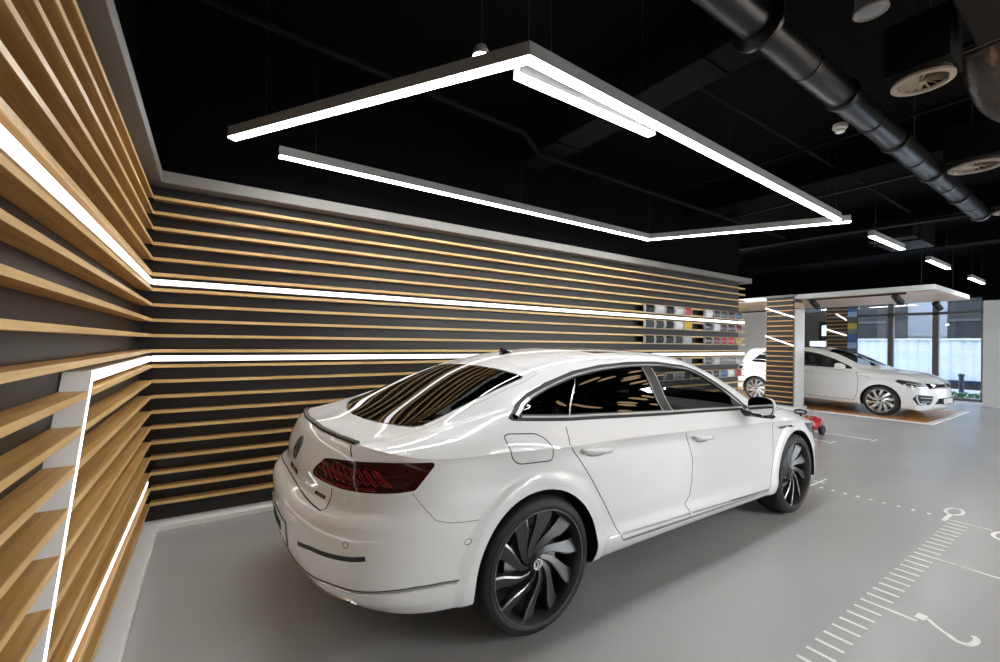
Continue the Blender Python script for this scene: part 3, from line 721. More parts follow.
A.cut(round_poly([(1.88,-.1),(1.88,.52),(2.72,.52),(2.80,.3),(2.80,-.1)],.03),'top',P_ROOF,only=1)
A.cut(circ(AXR,.345,.382),'side',P_HOLE); A.cut(circ(AXF-.005,.345,.382),'side',P_HOLE)
A.cut([(4.13,.775),(4.30,.752),(4.55,.735),(4.80,.70),(4.80,.60),(4.55,.615),(4.33,.66)],'side',P_HEAD,only=0,over=(P_BODY,))
A.cut(round_poly([(-.02,.665),(.52,.665),(.60,.60),(.50,.47),(-.02,.47)],.02),'front',P_HOOD,only=0,over=(P_BODY,),cond=lambda c:c.x>4.4)
A.cut(round_poly([(-.02,.37),(.50,.37),(.58,.27),(-.02,.26)],.02),'front',P_FBUMP,only=0,over=(P_BODY,),cond=lambda c:c.x>4.4)
A.mesh('radiator_grille',A.collect(P_HOOD),M['black_gloss']); A.mesh('lower_intake',A.collect(P_FBUMP),M['black_matt'])
for z_ in (.51,.55,.59,.63): A.ribbon('grille_strip',[([(.50+.3*(z_-.5) if z_<.6 else .54,z_),(.25,z_),(.005,z_)],False)],'front',.012,.008,M['chrome'])
shell=A.mesh('body_shell',A.collect((P_BODY,)),M['paint'])
inner=A.mesh('inner_lining',[f for f in A.bm.faces if f[A.part] in (P_BODY,P_FD,P_RD,P_TRUNK,P_BUMP,P_FLAP,P_TAIL,P_HEAD,P_BP)],M['black_matt'],off=-.014)
A.mesh('rear_bumper',A.collect(P_BUMP),M['paint'])
trunk=A.mesh('boot_lid',A.collect(P_TRUNK),M['paint'])
A.mesh('rear_window',A.collect(P_RW),M['glass_dark']); A.mesh('windscreen',A.collect(P_WS),M['glass_clear'])
A.mesh('roof_glass',A.collect(P_ROOF),M['black_gloss'],off=.001)
fl=A.mesh('fuel_flap',A.collect(P_FLAP),M['paint'],sides=(-1,)); A.mesh('body_panel',A.collect(P_FLAP),M['paint'],sides=(1,))
for sd in (-1,1):
    fd=A.mesh('front_door',A.collect(P_FD),M['paint'],sides=(sd,)); rd=A.mesh('rear_door',A.collect(P_RD),M['paint'],sides=(sd,))
    A.mesh('window_glass',A.collect(P_FG),M['glass_clear'],sides=(sd,),parent=fd,off=-.004)
    A.mesh('window_glass',A.collect(P_RG),M['glass_dark'],sides=(sd,),parent=rd,off=-.004)
    A.mesh('quarter_glass',A.collect(P_QG),M['glass_dark'],sides=(sd,),off=-.004)
    A.mesh('window_pillar',A.collect(P_BP),M['black_matt'],sides=(sd,))
    tl=A.mesh('tail_light',A.collect(P_TAIL),M['lamp_red'],sides=(sd,),off=.001)
    hl=A.mesh('headlight',A.collect(P_HEAD),M['lamp_dark'],sides=(sd,),off=.001)
    one=(sd,)
    # light guides inside the tail light: slanted bars and a long lower bar
    rb=[]
    for k in range(9):
        e0=.415+.040*k; rb.append(([(e0+.006,.900),(e0+.030,.872),(e0+.075,.840)],False))
    A.ribbon('light_guide',rb,'corner',.011,.0008,M['lamp_rib'],one,tl,base=.0015)
    A.ribbon('light_guide',[([(.38,.838),(.42,.825),(.52,.822),(.65,.820),(.76,.824)],False),([(.755,.90),(.80,.862),(.83,.838)],False)],'corner',.008,.0008,M['lamp_rib'],one,tl,base=.0015)
    A.ribbon('panel_gap',[(FDOOR[1:14],False)],'side',.0055,.0008,M['seam'],one,fd,base=.0004)
    A.ribbon('panel_gap',[(RDOOR[1:10],False)],'side',.0055,.0008,M['seam'],one,rd,base=.0004)
    # window seals and chrome
    A.ribbon('window_seal',[(DLO,True)],'side',.013,.0025,M['black_matt'],one)
    top=[p for p in inset_poly(DLO,.018)]
    i0=min(range(len(DLO)),key=lambda i:(DLO[i]-Vector((.97,1.071))).length)
    ta=[(1.139,1.160),(1.283,1.211),(1.502,1.270),(1.73,1.303),(1.98,1.318),(2.258,1.316),(2.574,1.286),(2.718,1.246),(2.863,1.180),(3.014,1.101),(3.137,1.031),(3.22,.985)]
    A.ribbon('window_trim',[(spline_poly(ta,5,False),False)],'side',.014,.003,M['trim_silver'],one)
    A.ribbon('window_trim',[([(1.03,1.080),(1.336,1.056),(1.812,1.033),(2.262,1.012),(2.717,.994),(3.20,.972)],False)],'side',.013,.004,M['bright_trim'],one)
    A.ribbon('quarter_trim',[([(1.003,1.086),(1.035,1.106),(1.08,1.132),(1.139,1.160)],False)],'side',.022,.0035,M['bright_trim'],one)
    A.ribbon('door_edge_trim',[([(1.36,1.056),(1.49,1.249)],False)],'side',.010,.002,M['chrome'],one)
    A.ribbon('pillar_edge',[([(2.19,1.018),(2.088,1.300)],False),([(2.292,1.012),(2.184,1.296)],False)],'side',.006,.002,M['alu'],one)
    # lower door chrome
    A.ribbon('sill_trim',[([(1.565,.377),(1.66,.372),(1.83,.366),(2.33,.352)],False)],'side',.014,.006,M['chrome'],one,rd)
    A.ribbon('sill_trim',[([(2.35,.352),(2.8,.335),(3.2,.317),(3.44,.305)],False)],'side',.014,.006,M['chrome'],one,fd)
    A.ribbon('panel_gap',[([(1.69,.326),(2.34,.314),(3.44,.285)],False)],'side',.006,.0008,M['seam'],one,base=.0004)
    # fender vent trim
    A.ribbon('fender_trim',[([(3.60,.795),(3.635,.772),(3.75,.768),(3.90,.765)],False)],'side',.012,.005,M['chrome'],one)
    A.ribbon('fender_vent',[([(3.64,.781),(3.75,.778),(3.86,.775)],False)],'side',.014,.003,M['black_gloss'],one)
    # handles: raised bar over a grey strip painted as the shade of a dish
    for (x,z,dr) in ((1.472,.874,rd),(2.500,.829,fd)):
        h=A.cast((x,z),'side'); y=h[0].y
        hb=MB(); hb.tube([(x-.108,sd*(y+.002),z+.007),(x-.095,sd*(y+.017),z+.007),(x-.05,sd*(y+.030),z+.004),(x+.05,sd*(y+.030),z-.002),(x+.09,sd*(y+.022),z-.006),(x+.108,sd*(y+.002),z-.008)],[.011,.015,.017,.017,.016,.011],12)
        hb.build('door_handle',M['paint'],dr,smooth=True,local=True,angle=0)
        hp=MB(); g=[]
        for a in range(9):
            for_=[]; u=-1+a/4
            for b in range(5):
                v=-1+b/2; hq=A.cast((x+.085*u,z-.012+.024*v),'side'); for_.append((hq[0].x,sd*(hq[0].y+.0012*(1-u*u)*(1-v*v)+.0006),hq[0].z))
            g.append(for_)
        A.ribbon('handle_shade',[([(x-.075,z-.018),(x-.03,z-.028),(x+.03,z-.031),(x+.075,z-.026)],False)],'side',.010,.0008,M['seam_and_shade'],one,dr,base=.0004)
    # mirror
    mr=MB(); rot=math.radians(13); cm=Vector((3.10,sd*1.025,1.012))
    def mp(dx,dy,dz): return (cm.x+dx*math.cos(rot)-dy*math.sin(rot)*.0-dy*math.sin(rot),cm.y+sd*(dx*-math.sin(rot)*-1*0+dy*math.cos(rot)-dx*math.sin(rot)*-1*.0),cm.z+dz)
    def se(k,n=28,p=.62):
        c_,s_=math.cos(2*PI*k/n),math.sin(2*PI*k/n); return math.copysign(abs(c_)**p,c_),math.copysign(abs(s_)**p,s_)
    rows=[]
    for (dx,sy,sz,oz) in ((-.030,.088,.052,.0),(-.034,.099,.062,.0),(-.022,.104,.067,.001),(.015,.100,.064,.002),(.05,.080,.050,.0),(.075,.050,.030,-.004),(.084,.003,.003,-.006)):
        rows.append([mp(dx,sy*se(k)[0],oz+sz*se(k)[1]) for k in range(29)])
    mf=MB(); mf.grid(rows[:3]); mf.build('mirror_frame',M['black_gloss'],fd,smooth=True,local=True,angle=50)
    mr.grid(rows[2:]); mo=mr.build('door_mirror',M['paint'],fd,smooth=True,local=True,angle=50)
    g=MB(); g.add([mp(-.0345,.0985*se(k)[0],.061*se(k)[1]) for k in range(28)],[tuple(range(28))]); g.build('mirror_glass',M['mirror'],fd,local=True)
    b=MB(); b.tube([(3.16,sd*.83,.945),(3.14,sd*.90,.935),(3.12,sd*.96,.942)],[.03,.024,.022],10)
    b.lathe([(0,-.016),(.085,-.014),(.092,.0),(.08,.010),(0,.012)],20,lambda p,q,h:(cm.x+.01+p*.62,cm.y+q*.95,.943+h)); b.build('mirror_foot',M['black_gloss'],fd,smooth=True,local=True,angle=40)
# bumper details
for sd in (-1,1):
    one=(sd,)
    A.ribbon('bumper_slot',[([(.345,.527),(.46,.549),(.61,.557),(.70,.562),(.762,.571)],False)],'corner',.021,.001,M['black_matt'],one,base=.0005)
    for p,pr in (((.179,.617),'corner'),):
        pass
    A.ribbon('parking_sensor',[(circ((.178+.771)*S2,.617,.0125,16),True),(circ((.671+.927)*S2,.574,.0125,16),True)],'corner',.003,.0008,M['seam'],one,base=.0003,step=.003)
    A.ribbon('panel_gap',[([(.916,.815),(.935,.79),(.969,.747),(1.016,.695),(1.06,.676),(1.114,.664),(1.17,.655)],False)],'corner',.004,.0006,M['seam_and_shade'],one,base=.0003)
    A.ribbon('panel_gap',[([(.585,.980),(.633,.94)],False),([(.583,.800),(.583,.738),(.600,.722),(.585,.711),(.475,.716),(.316,.721),(.12,.726),(0,.727)],False)],'rear',.0065,.0008,M['seam'],one,base=.0003)
    A.ribbon('bumper_trim',[([(0.0,.385),(.2,.39),(.369,.395),(.58,.421),(.72,.420),(.859,.428),(.95,.430),(1.05,.418),(1.09,.408)],False)],'corner',.012,.004,M['chrome'],one)
    A.ribbon('bumper_trim_gap',[([(0.0,.397),(.2,.402),(.369,.407),(.58,.432),(.72,.431),(.859,.439),(.95,.440),(1.05,.428),(1.10,.416)],False)],'corner',.006,.002,M['black_matt'],one)
    A.ribbon('exhaust_trim',[([(.42,.345),(.55,.35),(.66,.358)],False)],'corner',.040,.004,M['black_gloss'],one)
    A.ribbon('exhaust_trim_edge',[([(.40,.366),(.55,.372),(.685,.380),(.70,.358)],False)],'corner',.008,.006,M['chrome'],one)
    A.ribbon('spoiler_lip',[([(.197,.0),(.204,.24),(.231,.45),(.262,.58),(.270,.605)],False)],'top',.030,.010,M['black_satin'],one)
    # hatch joint lines beside the rear window and across the roof
    A.ribbon('hatch_joint',[([(.275,.60),(.40,.632),(.57,.645),(.9,.650),(1.20,.645),(1.30,.62)],False),([(1.30,.62),(1.29,.4),(1.285,.2),(1.285,.01)],False)],'top',.004,.0006,M['seam_and_shade'],one,base=.0003)
    A.ribbon('rear_window_seal',[(resample(RW[1:-1],.05,False),False)],'top',.010,.0015,M['black_matt'],one,base=.0003)
    A.ribbon('panel_gap',[([(3.53,.885),(3.60,.86),(3.9,.80),(4.3,.70)],False)],'top',.005,.0006,M['seam'],one,base=.0003)
A.ribbon('panel_gap',[(round_poly([(.883,1.006),(.912,1.014),(1.069,1.002),(1.118,.978),(1.159,.927),(1.165,.86),(.96,.866),(.919,.898)],.03),True)],'side',.0055,.0008,M['seam'],(-1,),fl,base=.0003)
# emblem, lettering, number plate
def on_rear(y,z,off):
    h=A.cast((abs(y),z),'rear'); n=h[1]
    if n.x>0: n=-n
    n=Vector((n.x,n.y*(1 if y>=0 else -1),n.z)); p=Vector((h[0].x,y,h[0].z)); return p+n*off
em=emblem('boot_badge',trunk,.062,lambda a,b,d:tuple(on_rear(-a,.868+b,d+.002)),M['black_gloss'],M['trim_silver'])
def lettering(name,s,size,yc,zc,mt,parent,ext=.003,sp=1.0):
    v,f=text_mesh(s,size,.5); mb=MB(); mb.add([tuple(on_rear(yc-p[0]*sp,zc+p[1],.0004+ext*(p[2]+.5))) for p in v],f)
    # text reads from behind the car: local -y is to the viewer's right
    return mb.build(name,mt,parent,local=True)
lettering('model_lettering','A R T E O N',.040,0,.757,M['black_gloss'],trunk)
lettering('trim_lettering','4MOTION',.024,-.49,.748,M['black_gloss'],trunk)
pl=MB(); 
for yy in (0,):
    g=[[tuple(on_rear(y,z,.003)) for z in (.452,.50,.562)] for y in np.linspace(-.26,.26,9)]
    pl.grid(g)
plate=pl.build('number_plate',M['white_board'],car,local=True)
pf=MB(); pth=[(-.262,.450),(.262,.450),(.262,.564),(-.262,.564)]
pp=[on_rear(p.x,p.y,.003) for p in resample(pth,.04)]; pf.tube([tuple(p) for p in pp],.003,6,closed=True); pf.build('plate_frame',M['mullion'],plate,local=True)
lettering('plate_lettering','ARTEON',.070,0,.507,M['black_matt'],plate,ext=.004)
bpy.data.objects[plate.children[-1].name].location.x=-.0035
# antenna fin
za=A.cast((1.50,.0),'top')[0].z
an=MB(); an.grid([[(1.455+.09*u,.022*(1-u*.55)*w,za+dz+.012*u) for w,dz in ((-1,-.008),(-.35,.010+.022*(1-u)),(0,.012+.036*(1-u)),(.35,.010+.022*(1-u)),(1,-.008))] for u in (0,.15,.4,.7,1.0)])
an.grid([[(1.455,.022*w,za-.008),(1.455,.022*w*.3,za+.042)] for w in (-1,-.5,.5,1)])
an.build('roof_antenna',M['black_gloss'],car,smooth=True,local=True,angle=0)
# wheel housings, underbody
for ax in (AXR,AXF-.005):
    for sd in (-1,1):
        h=MB(); n=40
        h.grid([[ (ax+.384*math.cos(a),sd*yy,.345+.384*math.sin(a)) for yy in (.50,.915)] for a in [PI*1.06-k*(PI*1.12)/n for k in range(n+1)]])
        h.grid([[ (ax+r*math.cos(a),sd*.52,.345+r*math.sin(a)) for r in (.02,.386)] for a in [PI*1.06-k*(PI*1.12)/n for k in range(n+1)]])
        h.build('wheel_housing',M['black_matt'],car,smooth=True,local=True)
ub=MB(); ub.prism([(.45,-.50),(.45,.50),(.60,.60),(.68,.5),(1.49,.5),(1.52,.78),(3.5,.78),(3.56,.5),(4.35,.5),(4.38,.68),(4.62,.45),(4.62,-.45),(4.38,-.68),(4.35,-.5),(3.56,-.5),(3.5,-.78),(1.52,-.78),(1.49,-.5),(.68,-.5),(.60,-.60)],.215,.26,lambda a,b,d:(a,b,d)); ub.build('underbody',M['black_matt'],car,local=True)
# wheels
WM=dict(tyre=M['rubber'],rim=M['wheel_grey'],steel=M['steel'],black=M['black_matt'],black_gloss=M['black_gloss'],spoke=M['wheel_grey'],edge=M['wheel_edge'],chrome=M['chrome'])
STY=dict(swirl=.95,w0=.026,w1=.082,depth=.022,hand=1,rot=.12,front=.026,pw=2.6)
w0=bpy.data.objects.new('wheel',None); COL.objects.link(w0); w0.parent=car; w0.location=(AXR+.004,-.926,.343); w0.empty_display_size=.1
wheel_parts(w0,.343,.281,STY,WM)
for (x,y,rz) in ((AXF,-.915,0),(AXR+.004,.926,PI),(AXF,.915,PI)):
    w=copy_tree(w0,car); w.location=(x,y,.343); w.rotation_euler=(0,.35 if x>2 else 0,rz)
# cabin
def seat(x,y,parent=car,w=.50,z=.30):
    s=MB(); 
    g=[]
    prof=[(-.02,.02),(.10,.16),(.48,.20),(.56,.15),(.54,.0)]
    s.prism([(x+a,z+b) for a,b in prof],y-w/2,y+w/2,lambda a,b,d:(a,d,b)); q=s.build('seat',M['cloth'],parent,local=True,bevel=.04)
    b=MB(); b.prism([(x-.02,z+.12),(x+.10,z+.14),(x-.06,z+.70),(x-.15,z+.70)],y-w/2+.02,y+w/2-.02,lambda a,b_,d:(a,d,b_)); b.build('seat_back',M['cloth'],q,local=True,bevel=.04)
    h=MB(); h.prism([(x-.155,z+.73),(x-.075,z+.73),(x-.10,z+.90),(x-.17,z+.90)],y-.12,y+.12,lambda a,b_,d:(a,d,b_)); h.build('headrest',M['cloth'],q,local=True,bevel=.03)
seat(2.28,.37); seat(2.28,-.37); seat(1.42,.36,w=.62); seat(1.42,-.36,w=.62)
db=MB(); db.prism([(2.98,.62),(2.98,.86),(3.05,.93),(3.45,.955),(3.55,.90),(3.5,.60)],-.74,.74,lambda a,b,d:(a,d,b)); db.build('dashboard',M['black_matt'],car,local=True,bevel=.03)
sw=MB(); 
cc=Vector((2.86,.37,.86)); ux=Vector((0,1,0)); uy=Vector((.42,0,.9)).normalized()
sw.tube([tuple(cc+(ux*math.cos(a)+uy*math.sin(a))*.175) for a in [2*PI*k/32 for k in range(32)]],.015,8,closed=True)
for a in (0,PI,-PI/2): sw.bar(cc,cc+(ux*math.cos(a)+uy*math.sin(a))*.17,.03,.015,up=(1,0,.3))
sw.build('steering_wheel',M['black_matt'],car,smooth=True,local=True)
fm=MB(); fm.box(.62,3.5,-.76,.76,.24,.28); fm.build('cabin_floor',M['black_matt'],car,local=True)
pc=MB(); pc.box(.55,1.30,-.62,.62,.90,.915); pc.build('parcel_shelf',M['black_matt'],car,local=True)
for sd in (-1,1):
    q=MB(); q.prism([(1.0,.30),(3.4,.30),(3.4,.93),(1.0,1.0)],sd*.785,sd*.80,lambda a,b,d:(a,d,b)); q.build('door_card',M['black_matt'],car,local=True)
A.bm.free()
# ------------------------------------------------------------------ the white hatchback on the parquet
SG=[.40,.60,.765,1.1,1.5,1.9,2.3,2.8,3.385,3.75,3.98]
def levg(rear,ys,zs,front):
    t=list(rear)
    for k in range(1,len(SG)): t.append((SG[k],ys[k-1],zs[k-1]))
    return t+front
zg=[.930,.925,.915,.90,.885,.868,.842,.803,.782,.745]; yg=[.874,.886,.893,.897,.899,.899,.896,.886,.860,.775]
TG=[
 levg([(.10,0,.965),(.106,.22,.965),(.13,.42,.963),(.17,.60,.958),(.25,.745,.950),(.40,.850,.937)],yg,zg,[(4.09,.50,.735),(4.17,0,.738)]),
 levg([(.085,0,.93),(.091,.22,.93),(.115,.42,.93),(.158,.605,.928),(.24,.75,.922),(.395,.851,.915)],off(yg,-.006),off(zg,-.02),[(4.12,.50,.71),(4.20,0,.712)]),
 levg([(.065,0,.85),(.071,.22,.85),(.096,.42,.85),(.142,.61,.85),(.228,.762,.85),(.39,.860,.85)],off(yg,-.008),off(zg,-.07),[(4.14,.50,.655),(4.22,0,.655)]),
 levg([(.055,0,.72),(.061,.22,.72),(.088,.42,.72),(.135,.615,.72),(.222,.77,.72),(.385,.868,.72)],[.886,.892,.895,.896,.896,.896,.893,.888,.868,.79],[.71,.70,.69,.68,.67,.66,.64,.61,.60,.585],[(4.15,.52,.57),(4.235,0,.57)]),
 levg([(.020,0,.62),(.026,.22,.62),(.055,.42,.62),(.105,.62,.62),(.198,.785,.62),(.375,.878,.62)],[.890,.894,.897,.899,.899,.899,.896,.889,.872,.80],[.60,.59,.58,.575,.57,.56,.55,.53,.52,.50],[(4.165,.52,.49),(4.25,0,.49)]),
 levg([(.0,0,.50),(.006,.22,.50),(.037,.42,.50),(.09,.625,.50),(.188,.79,.50),(.37,.882,.49)],[.891,.894,.897,.899,.899,.899,.896,.889,.873,.805],[.48,.47,.46,.455,.45,.445,.44,.43,.42,.41],[(4.17,.52,.40),(4.255,0,.40)]),
 levg([(.02,0,.36),(.026,.22,.36),(.055,.42,.358),(.105,.62,.354),(.20,.782,.348),(.38,.878,.34)],[.887,.892,.899,.901,.901,.900,.894,.886,.870,.80],[.34,.335,.34,.338,.335,.33,.325,.31,.30,.29],[(4.15,.52,.28),(4.235,0,.28)]),
 levg([(.06,0,.26),(.066,.22,.26),(.095,.42,.258),(.145,.60,.254),(.235,.755,.248),(.40,.85,.24)],[.865,.872,.882,.884,.884,.882,.876,.865,.845,.775],[.235,.23,.23,.23,.228,.222,.217,.21,.205,.20],[(4.11,.50,.195),(4.19,0,.195)]),
 levg([(.18,0,.24),(.186,.22,.24),(.21,.40,.238),(.25,.55,.234),(.33,.68,.23),(.45,.74,.226)],[.76]*10,[.215,.21,.205,.205,.203,.2,.197,.19,.185,.18],[(4.02,.45,.18),(4.09,0,.18)]),
]
QG=[
 [(.6,.860,.970),(.765,.872,.975),(1.1,.879,.972),(1.5,.881,.962),(1.9,.881,.950),(2.3,.880,.935),(2.8,.875,.910),(3.0,.868,.895),(3.385,.845,.850),(3.75,.792,.815)],
 [(.55,.815,1.005),(.765,.830,1.022),(1.1,.838,1.015),(1.5,.841,1.003),(1.9,.842,.990),(2.3,.842,.975),(2.75,.84,.955),(3.05,.815,.925),(3.385,.775,.885),(3.75,.70,.843)],
 [(.50,.755,1.12),(.765,.775,1.16),(1.1,.785,1.18),(1.5,.787,1.18),(1.9,.788,1.165),(2.3,.790,1.12),(2.6,.795,1.065),(2.85,.790,1.0),(3.08,.745,.945),(3.385,.69,.905),(3.75,.61,.863)],
 [(.45,.690,1.250),(.6,.703,1.295),(.8,.71,1.325),(1.1,.714,1.345),(1.6,.716,1.347),(2.0,.72,1.318),(2.3,.73,1.250),(2.6,.745,1.140),(2.85,.740,1.035),(3.08,.66,.965),(3.385,.60,.922),(3.75,.51,.877)],
 [(.40,.600,1.318),(.6,.615,1.368),(.8,.62,1.388),(1.1,.62,1.404),(1.6,.62,1.409),(2.0,.622,1.385),(2.3,.63,1.318),(2.6,.64,1.205),(2.85,.635,1.08),(3.10,.55,.988),(3.385,.48,.936),(3.75,.41,.889)],
 [(.36,.42,1.345),(.6,.42,1.398),(.8,.42,1.416),(1.1,.42,1.431),(1.6,.42,1.437),(2.0,.42,1.415),(2.3,.425,1.352),(2.6,.43,1.240),(2.85,.43,1.115),(3.12,.39,1.002),(3.385,.34,.948),(3.75,.29,.898)],
 [(.34,.21,1.358),(.6,.21,1.412),(.8,.21,1.430),(1.1,.21,1.444),(1.6,.21,1.450),(2.0,.21,1.430),(2.3,.212,1.370),(2.6,.215,1.258),(2.85,.215,1.132),(3.14,.2,1.012),(3.385,.17,.955),(3.75,.145,.903)],
 [(.20,0,1.15),(.335,0,1.362),(.6,0,1.416),(.8,0,1.434),(1.1,0,1.448),(1.6,0,1.454),(2.0,0,1.435),(2.3,0,1.376),(2.6,0,1.265),(2.85,0,1.140),(3.15,0,1.018),(3.385,0,.958),(3.75,0,.906)],
]
rx=lambda x: x if x<3.735 else 3.735+(x-3.735)*.845
TG=[[(rx(p[0]),)+tuple(p[1:]) for p in t] for t in TG]; QG=[[(rx(p[0]),)+tuple(p[1:]) for p in q_] for q_ in QG]
DG=dict(T=TG,Q=QG,blend=(.9,3.3),flare=[(.765,.315,.345,.41,.008),(3.385,.315,.345,.41,.008)],step=.03,lamq=2e-6,lamt=1e-6)
th=math.radians(-95.0)
hat=empty('hatchback_car',(12.92,6.365,.016),th,'white hatchback with silver wheels on the honey parquet platform','car')
B=Car(DG,hat)
G_BODY,G_SEAL,G_Q,G_R,G_F,G_HEAD,G_GRILL,G_INT,G_LOW,G_RW,G_WS,G_ROOF,G_HOLE,G_TAIL,G_FD,G_RD=range(16)
DL=resample([(.60,1.045),(.72,1.15),(.86,1.27),(1.0,1.312),(1.2,1.334),(1.6,1.342),(1.95,1.318),(2.2,1.265),(2.5,1.160),(2.8,1.015),(2.86,.975),(2.84,.962),(2.3,.985),(1.9,.998),(1.1,1.022),(.66,1.034)],.04)
GF=[(1.92,.99),(1.93,.70),(1.90,.45),(1.86,.30),(2.92,.28),(2.99,.45),(3.0,.70),(2.97,.90),(2.85,.965)]
GR=[(1.12,1.02),(1.10,.90),(1.14,.76),(1.26,.60),(1.32,.42),(1.36,.30),(1.86,.30),(1.90,.45),(1.93,.70),(1.92,.99)]
B.cut(resample(GF,.06),'side',G_FD); B.cut(resample(GR,.06),'side',G_RD)
B.cut(DL,'side',G_SEAL)
I2=inset_poly(DL,.022)
La=line((1.02,1.02),(1.10,1.34)); Lb1=line((1.06,1.02),(1.14,1.34)); Lc1=line((1.86,.98),(1.80,1.34)); Ld=line((1.94,.98),(1.88,1.34)); Le=line((2.62,.95),(2.55,1.2))
B.cut(clip_side(I2,La),'side',G_Q,over=(G_SEAL,)); B.cut(clip_side(clip_side(I2,lambda v:-Lb1(v)),Lc1),'side',G_R,over=(G_SEAL,))
B.cut(clip_side(clip_side(I2,lambda v:-Ld(v)),Le),'side',G_F,over=(G_SEAL,))
hl=[(3.62,.745),(3.68,.785),(3.90,.758),(4.06,.728),(4.16,.71),(4.16,.63),(4.0,.615),(3.86,.632),(3.72,.685)]
hl=[(rx(a),b) for a,b in hl]
B.cut(resample(hl,.06),'side',G_HEAD,only=0)
B.cut(resample([(-.02,.70),(.58,.70),(.58,.612),(-.02,.612)],.06),'front',G_GRILL,only=0,over=(G_BODY,),cond=lambda c:c.x>3.86)
B.cut(round_poly([(.50,.47),(.80,.495),(.84,.41),(.79,.285),(.56,.30)],.03),'front',G_INT,only=0,over=(G_BODY,),cond=lambda c:c.x>3.7)
B.cut(round_poly([(-.02,.42),(.36,.42),(.44,.30),(-.02,.30)],.01),'front',G_LOW,only=0,over=(G_BODY,),cond=lambda c:c.x>3.86)
B.cut(resample([(.115,-.02),(.115,.55),(.20,.60),(.335,.56),(.36,.3),(.365,-.02)],.05),'top',G_RW,only=1)
B.cut(resample([(3.10,-.02),(3.08,.25),(3.0,.48),(2.88,.60),(2.30,.56),(2.24,.3),(2.22,-.02)],.05),'top',G_WS,only=1)
B.cut(round_poly([(.9,-.05),(.9,.50),(2.05,.50),(2.12,-.05)],.04),'top',G_ROOF,only=1)
B.cut(circ(.765,.315,.345,48),'side',G_HOLE); B.cut(circ(3.385,.315,.345,48),'side',G_HOLE)
B.cut(resample([(.30,.90),(.50,.905),(.74,.915),(.90,.90),(.86,.79),(.60,.775),(.36,.79)],.05),'corner',G_TAIL,only=0,cond=lambda c:c.x<.7)
B.mesh('body_shell',B.collect((G_BODY,)),M['paint'])
B.mesh('inner_lining',[f for f in B.bm.faces if f[B.part] in (G_BODY,G_SEAL,G_HEAD,G_GRILL,G_INT,G_LOW,G_TAIL,G_FD,G_RD)],M['black_matt'],off=-.014)
B.mesh('rear_window',B.collect(G_RW),M['glass_dark']); B.mesh('windscreen',B.collect(G_WS),M['glass_clear']); B.mesh('roof_glass',B.collect(G_ROOF),M['black_gloss'],off=.001)
B.mesh('radiator_grille',B.collect(G_GRILL),M['black_dull']); B.mesh('lower_intake',B.collect(G_LOW),M['black_matt'])
